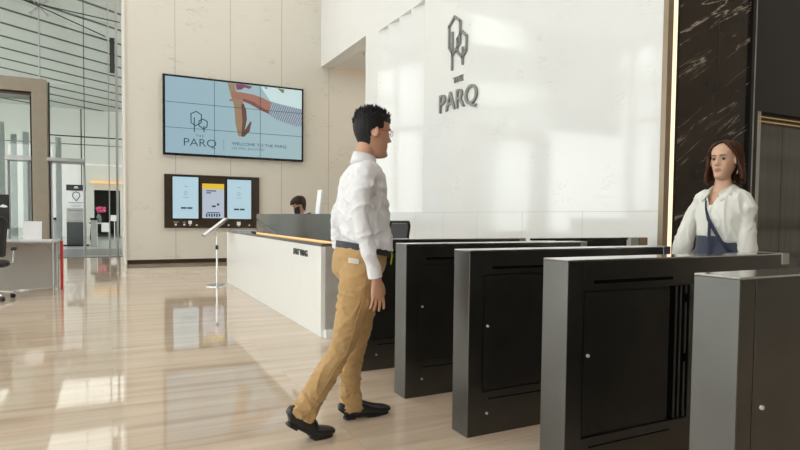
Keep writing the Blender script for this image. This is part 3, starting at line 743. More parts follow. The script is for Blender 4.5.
# ------------------------------------------------------------------ people
def lerp_table(tab, z):
    if z <= tab[0][0]: return tab[0][1:]
    for a, b in zip(tab, tab[1:]):
        if z <= b[0]:
            t = (z-a[0])/(b[0]-a[0]); t = t*t*(3-2*t)*.5+t*.5
            return tuple(p+(q-p)*t for p, q in zip(a[1:], b[1:]))
    return tab[-1][1:]
HEAD = [(-.128,.050,-.005,.012),(-.122,.074,-.018,.030),(-.110,.086,-.028,.041),(-.095,.084,-.042,.050),(-.078,.082,-.056,.056),(-.060,.083,-.066,.060),(-.038,.083,-.080,.065),
        (-.012,.081,-.092,.070),(.010,.082,-.098,.072),(.030,.089,-.101,.074),(.055,.088,-.102,.075),(.080,.076,-.094,.072),(.100,.054,-.076,.060),(.114,.024,-.046,.037),(.119,-.012,-.018,.004)]
def g(x, s): return math.exp(-(x/s)**2)
def head_surface(NZ=84, NA=96, fem=False, grow=0):
    """head about the ears: +X the face, +Z up, rings of vertices"""
    rings = []
    for i in range(NZ+1):
        z = -.128+.247*i/NZ
        xf, xb, w = lerp_table(HEAD, z)
        if fem: w *= .95*(1-.10*max(0,min(1,(-.045-z)/.05))); xf *= 1
        ring = []
        for k in range(NA):
            th = 2*PI*k/NA; cx, sy = math.cos(th), math.sin(th)
            e = 2/2.25
            mid = (xf+xb)/2; x = mid+(xf-xb)/2*math.copysign(abs(cx)**e, cx); y = w*math.copysign(abs(sy)**e, sy)
            if cx > 0:
                fcx = max(0, min(1, cx*1.6))
                # nose
                if z > -.045: pn = max(0, min(1, (.022-z)/.050))**1.15*(1 if z > -.034 else max(0, (z+.045)/.011))
                else: pn = 0
                x += fcx*pn*.027*g(y, .0075+.0065*pn)
                x += fcx*.006*g(abs(y)-.012, .006)*g(z+.033, .007)
                x += fcx*.004*g(y, .010)*g(z-.012, .02)
                x -= fcx*.010*g(abs(y)-.031, .015)*g(z-.006, .011)
                x += fcx*.003*g(abs(y)-.030, .020)*g(z-.028, .007)
                x += fcx*(.0065 if fem else .005)*g(y, .020)*(g(z+.060, .0052)+1.15*g(z+.0725, .0062))
                x -= fcx*.004*g(y, .018)*g(z+.0662, .0026)
                x -= fcx*.004*g(y, .018)*g(z+.087, .008)
                x += fcx*.006*g(y, .018)*g(z+.108, .012)
                x += fcx*.003*g(abs(y)-.042, .018)*g(z+.030, .018)
                y *= 1-.10*max(0,cx)*g(z+.085,.03)
            ring.append((x, y, z))
        rings.append(ring)
    return rings
def rings_mb(rings):
    mb = MB(); n = len(rings[0]); mb.v = [p for r in rings for p in r]
    for i in range(len(rings)-1):
        for k in range(n): mb.f.append((i*n+k, i*n+(k+1)%n, (i+1)*n+(k+1)%n, (i+1)*n+k))
    mb.f.append(tuple(range(n))[::-1]); mb.f.append(tuple((len(rings)-1)*n+k for k in range(n))); mb.m = [0]*len(mb.f)
    return mb
def xf(mb, T):
    mb.v = [tuple(T @ Vector(p)) for p in mb.v]; return mb
def put(dst, src): return dst.add(src.v, src.f)
def ears(mb):
    for s in (-1, 1):
        mb.loft([(-.004,.064*s,-.004,.016,.024),(-.008,.075*s,-.001,.019,.032),(-.012,.081*s,.001,.018,.031),(-.014,.083*s,.002,.011,.024)], 20)
    return mb
def hand_mb(side=1, curl=.5, spread=0.0, thumb=1.0):
    """+Z to the fingertips, +X thumb side, +Y the palm"""
    mb = MB()
    mb.loft([(0,0,-.03,.027,.020),(0,0,0,.028,.019),(.002,0,.03,.036,.0165),(.002,0,.06,.041,.015),(0,0,.088,.040,.013),(0,.001,.096,.036,.010)], 20)
    L0 = [(.0305,.070,.0085),(.0105,.079,.0088),(-.0100,.073,.0084),(-.0300,.058,.0076)]
    for j, (x, ln, r) in enumerate(L0):
        pts = [Vector((x*.9,0,.075))]; a = 0; pos = Vector((x,0,.092)); pts.append(pos.copy())
        cj = curl*(1+.12*j)
        for sgm, da in ((.44,.5),(.32,.75),(.24,.6)):
            a += cj*da
            pos = pos+Vector((spread*(1.5-j)*.12*ln*sgm, math.sin(a)*ln*sgm, math.cos(a)*ln*sgm)); pts.append(pos.copy())
        rr = [r*1.0,r*1.05,r*.98,r*.92,r*.72]
        mb.loft([(*p, q, q) for p, q in zip(pts, rr)]+[(*(pts[-1]+(pts[-1]-pts[-2])*.15), r*.35, r*.35)], 12)
    t = thumb
    mb.loft([(.012,.004,.004,.013,.012),(.034,.010,.028,.0135,.012),(.048,.016,.054,.0105,.010),(.052,.022,.078,.0092,.009),(.051,.025,.088,.006,.006)], 12)
    if side < 0: mb.v = [(-x, y, z) for x, y, z in mb.v]
    return mb
def frame_to(pos, Z, X, s=1):
    Z = Vector(Z).normalized(); X = Vector(X); X = (X-Z*X.dot(Z)).normalized(); Y = Z.cross(X)
    m = Matrix((X, Y, Z)).transposed().to_4x4()
    return Matrix.Translation(pos) @ m @ Matrix.Scale(s, 4)
def scaled(secs, k, p=None): return [(q[0],q[1],q[2],q[3]*k,q[4]*k) for q in secs]
def wrinkle(me, amp, freq, seed=0, stretch=(1,1,1), mask=None):
    me.update()
    nrm = [v.normal.copy() for v in me.vertices]
    for v, n_ in zip(me.vertices, nrm):
        p = Vector((v.co.x*stretch[0], v.co.y*stretch[1], v.co.z*stretch[2]))*freq+Vector((seed,seed*.7,0))
        q = noise.noise(p+Vector((noise.noise(p*.6)*1.2,0,noise.noise(p*.6+Vector((9,2,4)))*1.2)))
        q = max(0, 1-abs(q)*2.6)**2-.3
        a = amp*(mask(v.co) if mask else 1)
        v.co += n_*(q*a)
def paint(me, fn):
    for p in me.polygons:
        p.material_index = fn(p.center, p.normal)
def cut(me, keep):
    bm = bmesh.new(); bm.from_mesh(me)
    bmesh.ops.delete(bm, geom=[f for f in bm.faces if not keep(f.calc_center_median())], context='FACES')
    bm.to_mesh(me); bm.free()

def eyes(T, parent, skin, iris_dir=Vector((1,0,0)), s=1.0, lid=None):
    for sd in (-1, 1):
        c = Vector((.0655,.0300*sd,.0045))
        mb = MB().sphere(tuple(c), .0125, n=14)
        me = xf(mb, T).mesh('eye'); o = link(me, 'eye', [M['eye_white'], M['iris']], parent, smooth=3)
        cw = T @ c; d = (T.to_3x3() @ iris_dir).normalized()
        paint(me, lambda p, n_: 1 if (p-cw).normalized().dot(d) > .70 else 0)
        lidm = MB()   # upper lid / lash line
        pts = [(c.x+.0135*math.cos(a)*.92+.0, c.y+.0135*math.sin(a), c.z+.0052-.0045*abs(math.sin(a))) for a in np.linspace(-1.05,1.05,9)]
        lidm.loft([(*p,.0014,.0020) for p in pts], 8, (0,0,1)); xf(lidm, T).build('eyelash', M['brow'], parent, smooth=3)
        bmb = MB(); pts = []
        for t in np.linspace(0,1,8):
            y = sd*(.013+.036*t); z = .0235+.006*math.sin(t*2.2)-.003*t; x = .0925-.55*(abs(y)-.01)**1.35*1.6
            pts.append((x,y,z,.0036*(1-.55*t),.0024))
        bmb.loft(pts, 8, (0,0,1)); xf(bmb, T).build('eyebrow', M['brow'], parent, smooth=3)

# ---------- the walking man (world coordinates, heading +X)
man = thing('person', 'man walking in white long-sleeved shirt, khaki trousers and black shoes', 'person', (1.2,2.95,0))
HT = Matrix.Translation((1.302,2.95,1.624)) @ Matrix.Rotation(math.radians(-4),4,'Z') @ Matrix.Rotation(math.radians(3),4,'Y') @ Matrix.Scale(1.06,4)
torso = [(1.245,2.95,.93,.125,.160),(1.25,2.95,1.00,.130,.158),(1.252,2.95,1.08,.140,.162),(1.248,2.95,1.17,.146,.172),(1.238,2.95,1.26,.143,.182),(1.240,2.95,1.34,.134,.188),(1.245,2.95,1.40,.118,.185),(1.25,2.95,1.445,.092,.150),(1.252,2.95,1.475,.066,.090),(1.255,2.95,1.50,.055,.060)]
armN = [(1.215,2.81,1.425,.050,.050),(1.185,2.765,1.39,.068,.062),(1.165,2.738,1.32,.070,.060),(1.145,2.722,1.24,.063,.055),(1.135,2.71,1.17,.058,.053),(1.150,2.702,1.09,.055,.050),(1.178,2.70,1.00,.050,.046),(1.205,2.70,.91,.043,.041),(1.214,2.70,.868,.039,.037)]
armF = [(1.24,3.09,1.425,.050,.050),(1.225,3.135,1.385,.064,.060),(1.205,3.165,1.30,.064,.056),(1.182,3.19,1.21,.058,.052),(1.166,3.20,1.14,.056,.050),(1.165,3.205,1.06,.053,.048),(1.178,3.205,.99,.050,.045),(1.20,3.20,.925,.042,.038)]
armN = [(q[0]-.004,q[1],q[2],q[3]*.80,q[4]*.82) for q in armN]
armF = [(q[0]+.028,q[1]-.01,q[2],q[3]*.82,q[4]*.82) for q in armF]
torso = [(q[0]+.006,q[1],q[2]-(.012 if q[2] > 1.38 else 0),q[3]*(.93 if q[2]<1.3 else .88),q[4]*(.95 if q[2]<1.3 else .90)) for q in torso]
legN = [(1.205,2.865,.90,.115,.095),(1.185,2.862,.82,.112,.094),(1.170,2.86,.74,.100,.088),(1.140,2.855,.64,.087,.080),(1.112,2.85,.54,.074,.070),(1.095,2.85,.48,.070,.066),(1.05,2.85,.40,.070,.064),(.99,2.85,.31,.070,.062),(.93,2.85,.22,.069,.060),(.888,2.85,.155,.074,.064),(.868,2.85,.122,.076,.066)]
legF = [(1.265,3.03,.90,.112,.095),(1.285,3.035,.82,.110,.092),(1.298,3.04,.74,.098,.086),(1.292,3.045,.64,.086,.078),(1.272,3.05,.52,.073,.068),(1.258,3.05,.45,.069,.065),(1.235,3.05,.36,.068,.062),(1.222,3.05,.26,.066,.060),(1.222,3.05,.16,.067,.060),(1.232,3.05,.085,.074,.066),(1.235,3.05,.050,.077,.069)]
legN = [(q[0],q[1],q[2],q[3]*(.93 if q[2]>.5 else .90),q[4]*.92) for q in legN]
legF = [(q[0],q[1],q[2],q[3]*(.93 if q[2]>.5 else .90),q[4]*.92) for q in legF]
body = MB(); put(body, xf(ears(rings_mb(head_surface())), HT))
body.loft([(1.238,2.95,1.40,.045,.06),(1.245,2.95,1.47,.053,.055),(1.262,2.95,1.52,.056,.055),(1.285,2.95,1.575,.057,.053),(1.292,2.95,1.61,.055,.05)], 24)
body.loft(scaled(torso, .82), 28)
for a_ in (armN, armF): body.loft(scaled(a_, .68), 16)
for l_ in (legN, legF): body.loft(scaled(l_, .74), 18)
body.loft([(1.23,2.95,.80,.06,.10),(1.23,2.95,.88,.10,.14),(1.24,2.95,.97,.10,.135)], 20)
body.loft([(1.236,3.05,.12,.036,.036),(1.24,3.05,.06,.04,.034)], 12); body.loft([(.885,2.85,.16,.038,.036),(.87,2.85,.10,.036,.034)], 12)
put(body, xf(hand_mb(-1, .28, 1.0), frame_to((1.222,2.70,.832), (.09,.01,-1), (-1,-.12,0), 1.0)))
put(body, xf(hand_mb(1, .5), frame_to((1.238,3.19,.895), (.10,-.02,-1), (1,-.1,0), .90)))
me = fuse(body, .0036, 3, .5)
bo = link(me, 'body', [M['skin_man'], M['lip_man']], man, smooth=3)
Hi = HT.inverted()
def lipfn(zc=-.066, hw=.021):
    def fn(c, n_):
        return 0
    return fn
def paint_lips(me, Hinv, w=.023, z0=-.0785, z1=-.0545):
    def fn(c, n_):
        p = Hinv @ c
        if p.x > .070 and abs(p.y) < w:
            k = 1-(p.y/w)**2
            zm = (z0+z1)/2+.0
            if abs(p.z-zm) < (z1-z0)/2*(k**.6): return 1
        return 0
    paint(me, fn)
paint_lips(me, Hi)
eyes(HT, man, M['skin_man'])
# hair: cropped shell plus upswept spikes
def hair_shell(T, keep, grow, voxel=None, lift=0):
    rings = head_surface(60, 72)
    mb = MB(); n = 72; vs = []
    for r in rings:
        for (x, y, z) in r: vs.append((x, y, z))
    c = Vector((-.012,0,.01))
    outer = []
    for p in vs:
        v = Vector(p)-c; d = v.normalized(); k = grow(Vector(p)); outer.append(tuple(Vector(p)+d*k))
    inner = [tuple(Vector(p)-(Vector(p)-c).normalized()*.006) for p in vs]
    kept = []
    for i in range(len(rings)-1):
        for k in range(n):
            q = (i*n+k, i*n+(k+1)%n, (i+1)*n+(k+1)%n, (i+1)*n+k)
            cc = sum((Vector(vs[j]) for j in q), Vector())/4
            if keep(cc): kept.append(q)
    topr = tuple((len(rings)-1)*n+k for k in range(n)); kept.append(topr)
    N0 = len(outer); edges = {}
    for q in kept:
        for a, b in zip(q, q[1:]+q[:1]): edges[(a,b)] = 1
    fs = list(kept)+[tuple(j+N0 for j in q[::-1]) for q in kept]
    for (a, b) in edges:
        if (b, a) not in edges: fs.append((b, a, a+N0, b+N0))
    mb.add(outer+inner, fs)
    return mb
def keep_m(c):
    if c.x > .03: return c.z > .056+.0*abs(c.y)
    if c.x > -.002: return c.z > .022 if c.x > .012 else c.z > -.012+(.004+c.x)*0
    if c.x > -.03: return c.z > .012
    return c.z > -.070-.25*(c.x+.03)*0-.02*(c.x < -.06)
hm = hair_shell(HT, keep_m, lambda p: .002+.005*max(0,min(1,(p.z+.02)/.08)))
for i in range(900):
    a = random.uniform(0, 2*PI); zz = random.uniform(.035,.118)
    xf_, xb_, w_ = lerp_table(HEAD, zz); mid = (xf_+xb_)/2
    p = Vector((mid+(xf_-xb_)/2*math.cos(a)*.97, w_*math.sin(a)*.97, zz))
    if zz < .06 and p.x > .02: continue
    nrm_ = (p-Vector((-.01,0,.0))).normalized()
    up = Vector((.25+random.uniform(-.35,.35), random.uniform(-.4,.4), 1))*(.85 if zz > .07 else .4)
    d_ = (nrm_+up).normalized(); ln = random.uniform(.018,.036) if zz > .075 else random.uniform(.012,.024)
    q = p+nrm_*.001
    hm.loft([(*q,.0042,.0042),(*(q+d_*ln*.6),.0026,.0026),(*(q+d_*ln),.0006,.0006)], 5, (.9,.3,.1))
xf(hm, HT).build('hair', M['hair_black'], man, smooth=1.0)
# glasses with red temples
gl = MB()
for sd in (-1,1):
    gl.tube([(.096,.050*sd,.012),(.070,.068*sd,.013),(.03,.078*sd,.010),(-.004,.080*sd,.006),(-.014,.080*sd,-.004)], .0024, 8)
    pts = [(.098-.25*abs(.031*sd+.021*math.cos(a))**1.2*.4, .031*sd+.021*math.cos(a), .003+.014*math.sin(a)) for a in np.linspace(0,2*PI,17)]
    gl.tube(pts, .0016, 6)
gl.tube([(.102,-.010,.007),(.106,0,.009),(.102,.010,.007)], .0018, 6)
xf(gl, HT).build('glasses', M['red_frame'], man, smooth=3)
# shirt
sh = MB(); sh.loft([(1.258,2.95,.955,.138,.162)]+torso[1:], 36)
sh.loft([(1.262,2.95,.955,.140,.166),(1.272,2.95,.985,.146,.170),(1.270,2.95,1.03,.142,.166),(1.258,2.95,1.08,.13,.155)], 36)
sh.loft(armN, 22); sh.loft(armF, 22)
me = fuse(sh, .0065, 8, .5)
def sm_(v): return 1
wrinkle(me, .0105, 7.5, 3, (.8,1,1.25), lambda c: .25 if c.z > 1.40 else 1)
wrinkle(me, .0060, 16, 8, (1,1,.8), lambda c: .1 if c.z > 1.38 else 1)
cut(me, lambda c: c.z > .993-.16*(c.x-1.25) or c.y < 2.755 or c.y > 3.13)
link(me, 'shirt', M['shirt_white'], man, smooth=3)
# cuffs, collar, button placket
MB().loft([(1.204,2.70,.905,.039,.037),(1.212,2.70,.86,.038,.036),(1.214,2.70,.848,.037,.035),(1.214,2.70,.849,.030,.029)], 24).build('cuff', M['shirt_white'], man, smooth=.9)
MB().loft([(1.222,3.195,.955,.040,.038),(1.230,3.19,.915,.038,.036),(1.231,3.19,.916,.031,.03)], 24).build('cuff', M['shirt_white'], man, smooth=.9)
co = MB(); nA = 40; R0 = []
for k in range(nA+1):
    a = math.radians(22)+(2*PI-math.radians(44))*k/nA
    ca, sa = math.cos(a), math.sin(a); back = (1-ca)/2
    zt = 1.508+.030*back; 
    R0.append([(1.250+.074*ca,2.95+.078*sa,1.405+.01*back),(1.254+.056*ca,2.95+.058*sa,zt-.022),(1.254+.061*ca,2.95+.063*sa,zt-.020),(1.248+.074*ca,2.95+.080*sa,1.446+.012*back-.030*max(0,ca))])
for k in range(nA):
    for j in range(3): co.add([R0[k][j],R0[k+1][j],R0[k+1][j+1],R0[k][j+1]], [(0,1,2,3)])
o = co.build('collar', M['shirt_white'], man, smooth=3); s_ = o.modifiers.new('s','SOLIDIFY'); s_.thickness = .003
# trousers
tr = MB(); tr.loft(legN, 26); tr.loft(legF, 26)
tr.loft([(1.228,2.95,.80,.085,.12),(1.222,2.95,.86,.140,.172),(1.226,2.95,.92,.146,.170),(1.242,2.95,.975,.140,.164),(1.246,2.95,1.0,.138,.162)], 32)
me = fuse(tr, .0065, 7, .5)
wrinkle(me, .0085, 8.0, 5, (1,1,1.1), lambda c: .5 if c.z > .8 else 1)
wrinkle(me, .0055, 19, 11, (.8,1,1.4), lambda c: .3 if c.z > .8 else (1.8 if c.z < .22 else 1))
cut(me, lambda c: c.z < .990-.16*(c.x-1.25))
link(me, 'trousers', M['khaki'], man, smooth=3)
# side seam and back pocket patch
se = MB(); se.tube([(1.19,2.762,.86),(1.175,2.768,.72),(1.135,2.773,.60),(1.10,2.779,.47),(1.03,2.785,.37),(.955,2.787,.26),(.885,2.786,.155)], .0022, 6)
se.build('side_seam', M['khaki'], man, smooth=3)
MB().loft([(1.246,2.95,.962,.1425,.1665),(1.246,2.95,.964,.1445,.1685),(1.248,2.95,1.000,.1445,.1685),(1.248,2.95,1.002,.1425,.1665)], 48).shear().build('belt', M['belt'], man, smooth=.8)
pt = MB().add([(1.118,2.812,.945),(1.160,2.790,.938),(1.158,2.786,.912),(1.114,2.808,.918),(1.118,2.830,.945),(1.160,2.808,.938),(1.158,2.804,.912),(1.114,2.826,.918)], [(0,1,2,3),(7,6,5,4),(0,4,5,1),(1,5,6,2),(2,6,7,3),(3,7,4,0)])
pt.build('pocket_patch', M['thread'], man)
MB().tube([(1.375,2.86,.99),(1.382,2.85,.95),(1.375,2.85,.90)], .005, 8).build('key_ribbon', M['lime'], man, smooth=3)
# shoes: sole, upper; rear shoe bent at the ball
def shoe(bend, T, nm='shoe'):
    up = MB(); 
    secs = [(-.094,0,.045,.022,.024),(-.088,0,.053,.043,.032),(-.055,0,.068,.055,.036),(-.02,0,.068,.056,.038),(.03,0,.055,.045,.040),(.08,0,.045,.033,.044),(.13,0,.038,.026,.046),(.175,0,.034,.021,.042),(.205,0,.030,.014,.032),(.215,0,.028,.006,.018)]
    up.loft([(x,y,z,a,b,2.4) for x,y,z,a,b in secs], 24, (0,0,1))
    up.loft([(-.035,0,.07,.050,.036),(-.035,0,.105,.046,.034)], 20, (1,0,0))
    m1 = fuse(up, .005, 4)
    so_ = MB(); out = []
    for t in np.linspace(0, 2*PI, 40, endpoint=False):
        cx, sy = math.cos(t), math.sin(t); x = .064+.139*math.copysign(abs(cx)**.8, cx); w_ = .026+.016*max(0,min(1,(x+.05)/.15)); y = w_*math.copysign(abs(sy)**.75, sy)
        out.append((x,y*.96))
    so_.prism(out, 2, .010, .022); hl = [(x,y*.95) for x,y in out if x < -.02]; so_.prism([(-.074,-.016),(-.062,-.027),(-.015,-.029),(-.015,.029),(-.062,.027),(-.074,.016)], 2, 0, .012)
    so_.prism([(x,y) for x,y in out if x > .05], 2, .0, .012)
    m2 = so_.mesh('sole')
    B = .10
    def bendf(v):
        x, y, z = v
        if bend:
            t = max(0, min(1, (B+.02-x)/.05)); a = bend*t
            dx, dz = x-B, z-.005
            return Vector((B+dx*math.cos(a)+dz*math.sin(a), y, .005-dx*math.sin(a)+dz*math.cos(a)))
        return Vector(v)
    for m_ in (m1, m2):
        for v in m_.vertices: v.co = T @ bendf(v.co)
    o = link(m1, nm, M['leather'], man, smooth=3)
    o2 = link(m2, 'sole', M['black_matte'], o)
shoe(0, Matrix.Translation((1.258,3.05,0)))
shoe(math.radians(33), Matrix.Translation((.838,2.85,0)) @ Matrix.Scale(1,4))

# ---------- the woman (built heading +X about the origin, then turned and placed)
wo = thing('person', 'woman with brown bob in cream blouse and slate blue trousers beyond the gates', 'person', (3.42,2.30,0))
W = Matrix.Translation((3.41,2.315,0)) @ Matrix.Rotation(PI, 4, 'Z')
WH = W @ Matrix.Translation((.022,.016,1.530)) @ Matrix.Rotation(math.radians(9),4,'Z') @ Matrix.Rotation(math.radians(-2),4,'Y') @ Matrix.Scale(.95,4)
def w_(mb): return xf(mb, W)
wt = [(0,0,.86,.112,.165),(0,0,.95,.105,.155),(.0,0,1.03,.096,.135),(.005,0,1.10,.100,.135),(.012,0,1.16,.108,.134),(.006,0,1.225,.108,.148),(-.005,0,1.285,.098,.160),(-.01,0,1.325,.078,.138),(-.008,0,1.352,.058,.090),(0,0,1.38,.045,.052)]
wl_ = [(-.005,.125,1.365,.045,.045),(-.01,.170,1.335,.060,.058),(-.015,.200,1.27,.064,.062),(-.02,.222,1.18,.067,.066),(-.02,.238,1.09,.073,.070),(-.01,.248,1.00,.077,.073),(.005,.255,.90,.070,.068),(.02,.26,.83,.045,.045),(.022,.26,.80,.036,.036)]
wl_ = [(q[0],q[1]-.044-(.045 if q[2]<1.2 else 0),q[2]-(.03 if q[2]>1.2 else .0),q[3]*.80,q[4]*.70) for q in wl_]
wr_ = [(-.005,-.125,1.365,.045,.045),(-.01,-.170,1.335,.060,.058),(-.01,-.205,1.27,.062,.060),(-.005,-.235,1.18,.064,.064),(.0,-.262,1.09,.070,.068),(.01,-.285,1.00,.075,.071),(.02,-.30,.90,.068,.066),(.035,-.305,.83,.044,.044),(.037,-.305,.80,.036,.036)]
wr_ = [(q[0],q[1]+.025,q[2]-(.03 if q[2]>1.2 else .0),q[3]*.84,q[4]*.80) for q in wr_]
lg1 = [(0,.085,.92,.10,.085),(.01,.09,.82,.098,.085),(.02,.09,.70,.088,.08),(.03,.09,.5,.078,.074),(.03,.09,.3,.082,.078),(.02,.09,.12,.092,.085),(.02,.09,.05,.094,.088)]
lg2 = [(q[0]-(.92-q[2])*.12, -q[1], q[2], q[3], q[4]) for q in lg1]
body = MB(); put(body, xf(ears(rings_mb(head_surface(fem=True))), WH @ W.inverted() if False else Matrix.Identity(4)))
body.v = [tuple((W.inverted() @ WH) @ Vector(p)) for p in body.v]
body.loft([(-.005,0,1.33,.058,.075),(0,0,1.37,.048,.054),(.004,0,1.42,.044,.044),(.014,0,1.48,.045,.044),(.022,0,1.52,.045,.045)], 24)
body.loft(scaled(wt, .84), 28)
for a_ in (wl_, wr_): body.loft([(q[0],q[1],q[2],min(q[3]*.8,.042),min(q[4]*.8,.040)) for q in a_]+[(a_[-1][0]+.002,a_[-1][1],.76,.024,.022)], 16)
for l_ in (lg1, lg2): body.loft([(q[0],q[1],q[2],min(q[3],.072),min(q[4],.072)) for q in l_], 18)
for l_ in (lg1, lg2):
    x, y = l_[-1][0], l_[-1][1]; body.loft([(x-.05,y,.05,.03,.028),(x+.02,y,.05,.035,.032),(x+.10,y,.035,.028,.036),(x+.15,y,.03,.015,.028)], 14, (0,0,1))
put(body, xf(hand_mb(1, .45), frame_to((.03,.171,.775), (.06,.0,-1), (1,-.2,0), .86)))
put(body, xf(hand_mb(-1, .45), frame_to((.045,-.28,.775), (.06,.0,-1), (-1,-.2,0), .86)))
w_(body)
me = fuse(body, .0036, 2, .5); bw_ = link(me, 'body', [M['skin_woman'], M['lip_woman']], wo, smooth=3)
paint_lips(me, WH.inverted(), .020, -.079, -.055)
eyes(WH, wo, M['skin_woman'])
# bob hair parted in the middle: closed shell on top, curtains round the sides and back
hb = MB()
NZh, NAh = 46, 72
def hair_ring(z, extra):
    out = []
    zz = max(z, -.035)
    xf_, xb_, wd = lerp_table(HEAD, zz); xf_, xb_ = xf_, min(xb_, -.085) if z < .03 else xb_
    wd = max(wd, .070) if z < .03 else wd
    flare = .023+.026*max(0, min(1, (-z+.06)/.14))-.006*max(0, (-z-.125)/.03)
    open_ = math.radians(0 if z > .108 else (74*min(1, (.108-z)/.085)**.6)) if z > .02 else math.radians(72+12*min(1,max(0,(.0-z)/.09)))
    open_ = max(open_, .0)
    for k in range(NAh+1):
        a = open_+(2*PI-2*open_)*k/NAh
        ca, sa = math.cos(a), math.sin(a); mid = (xf_+xb_)/2-.004
        part = -.006*g(sa, .06)*(1 if ca > 0 and z > .09 else 0)
        rip = .0028*math.sin(a*23+z*18)+.0018*math.sin(a*47+z*35)
        r = 1; zoff = (.010*math.sin(a*9)+.006*math.sin(a*17+1))*max(0,min(1,(-z-.06)/.07))
        out.append((Vector((mid+((xf_-xb_)/2+flare*(.8 if ca > 0 else 1)+part+rip+extra)*ca, (wd+flare+rip+extra)*sa, z+zoff+(.010 if z > .10 else 0))), a))
    return [p for p, a in out]
zs = [.128-.0125*i for i in range(22)]
def hring(z, e): 
    if z > .119:
        k = (.130-z)/.011; r = hair_ring(.1175, e); c = Vector((-.012,0,z+.012))
        return [c+(p-Vector((-.012,0,p.z)))*max(.12,k*.9) for p in r]
    return hair_ring(z, e)
outer = [hring(z, 0) for z in zs]; inner = [[p-Vector((p.x*.14,p.y*.14,.003)) if z < .12 else p-Vector((0,0,.006)) for p in hring(z, -.004)] for z in zs]
n = NAh+1; vs = [p for r in outer for p in r]+[p for r in inner for p in r]; off = len(zs)*n; fs = []
for i in range(len(zs)-1):
    for k in range(NAh):
        fs.append((i*n+k, i*n+k+1, (i+1)*n+k+1, (i+1)*n+k)); fs.append((off+i*n+k, off+(i+1)*n+k, off+(i+1)*n+k+1, off+i*n+k+1))
    fs.append((i*n, (i+1)*n, off+(i+1)*n, off+i*n)); fs.append((i*n+NAh, off+i*n+NAh, off+(i+1)*n+NAh, (i+1)*n+NAh))
L_ = len(zs)-1
for k in range(NAh):
    fs.append((L_*n+k, L_*n+k+1, off+L_*n+k+1, off+L_*n+k)); fs.append((k+1, k, off+k, off+k+1))
hb.add(vs, fs); hb.add([p for p in outer[0]], [tuple(range(n))])
ho = xf(hb, WH).build('hair', M['hair_brown'], wo, smooth=3)
# blouse
bl = MB(); bl.loft([(.0,0,1.02,.112,.120),(.0,0,1.045,.124,.148),(.005,0,1.10,.126,.150),(.012,0,1.17,.128,.150)]+[(q[0],q[1],q[2],q[3]+.010,q[4]+.008) for q in wt[5:-1]], 36)
bl.loft(wl_, 24); bl.loft(wr_, 24); w_(bl)
me = fuse(bl, .0065, 7, .5)
wrinkle(me, .0085, 8.5, 2, (1,1,.40), lambda c: .3 if c.z > 1.33 else 1)
wrinkle(me, .0055, 18, 6, (1,1,.4), lambda c: .1 if c.z > 1.33 else 1)
Wi = W.inverted()
def vneck(c):
    p = Wi @ c
    if p.x > .02 and abs(p.y) < .008+max(0,(p.z-1.25))*.50 and p.z > 1.255: return False
    return not (p.z > 1.340 and abs(p.y) < .05 and abs(p.x) < .06)
cut(me, vneck)
bo_ = link(me, 'blouse', M['blouse'], wo, smooth=3)
so2 = bo_.modifiers.new('s','SOLIDIFY'); so2.thickness = .003
co = MB(); R0 = []
for k in range(nA+1):
    a = math.radians(26)+(2*PI-math.radians(52))*k/nA
    ca, sa = math.cos(a), math.sin(a); fr_ = max(0, ca)**1.5; sgn_ = 1 if sa > 0 else -1
    dz = -.075*fr_
    R0.append([(.0+.052*ca+.036*fr_,.060*sa,1.350+dz),(.0+.056*ca+.044*fr_,.064*sa,1.384+dz*.8),(.0+.086*ca+.048*fr_,.104*sa+.020*sgn_*fr_,1.352+dz*.95-.016*fr_)])
for k in range(nA):
    for j in range(2): co.add([R0[k][j],R0[k+1][j],R0[k+1][j+1],R0[k][j+1]], [(0,1,2,3)])
o = w_(co).build('collar', M['blouse'], wo, smooth=3); s_ = o.modifiers.new('s','SOLIDIFY'); s_.thickness = .004
pk = MB(); pk.loft([(.118,-.004,1.25,.0022,.012),(.132,-.004,1.22,.0022,.012),(.140,-.004,1.18,.0022,.012),(.138,-.004,1.10,.0022,.012),(.130,-.004,1.05,.0022,.012)], 10)
w_(pk).build('placket', M['blouse'], wo, smooth=3)
cf = MB().loft([(.02,.171,.845,.042,.042),(.021,.171,.80,.040,.040),(.021,.171,.801,.034,.034)], 20); w_(cf).build('cuff', M['blouse'], wo, smooth=.9)
cf = MB().loft([(.034,-.28,.845,.042,.042),(.036,-.28,.80,.040,.040),(.036,-.28,.801,.034,.034)], 20); w_(cf).build('cuff', M['blouse'], wo, smooth=.9)
# trousers
tw = MB(); tw.loft(lg1, 24); tw.loft(lg2, 24)
tw.loft([(0,0,.80,.07,.09),(-.004,0,.86,.124,.176),(-.002,0,.95,.128,.170),(.0,-.012,1.02,.130,.140),(.003,-.018,1.065,.134,.126),(.003,-.018,1.075,.134,.124)], 32); w_(tw)
me = fuse(tw, .007, 6, .5); wrinkle(me, .004, 9, 4); cut(me, lambda c: c.z < 1.066)
link(me, 'trousers', M['slate'], wo, smooth=3)
for l_ in (lg1, lg2):
    x, y = l_[-1][0], l_[-1][1]
    s2 = MB(); s2.loft([(x-.085,y,.04,.025,.022,2.4),(x-.06,y,.045,.042,.034,2.4),(x+.0,y,.045,.042,.038,2.4),(x+.08,y,.032,.030,.044,2.4),(x+.14,y,.026,.022,.038,2.4),(x+.17,y,.020,.012,.020,2.4)], 20, (0,0,1))
    w_(s2).build('shoe', M['leather'], wo, smooth=1)
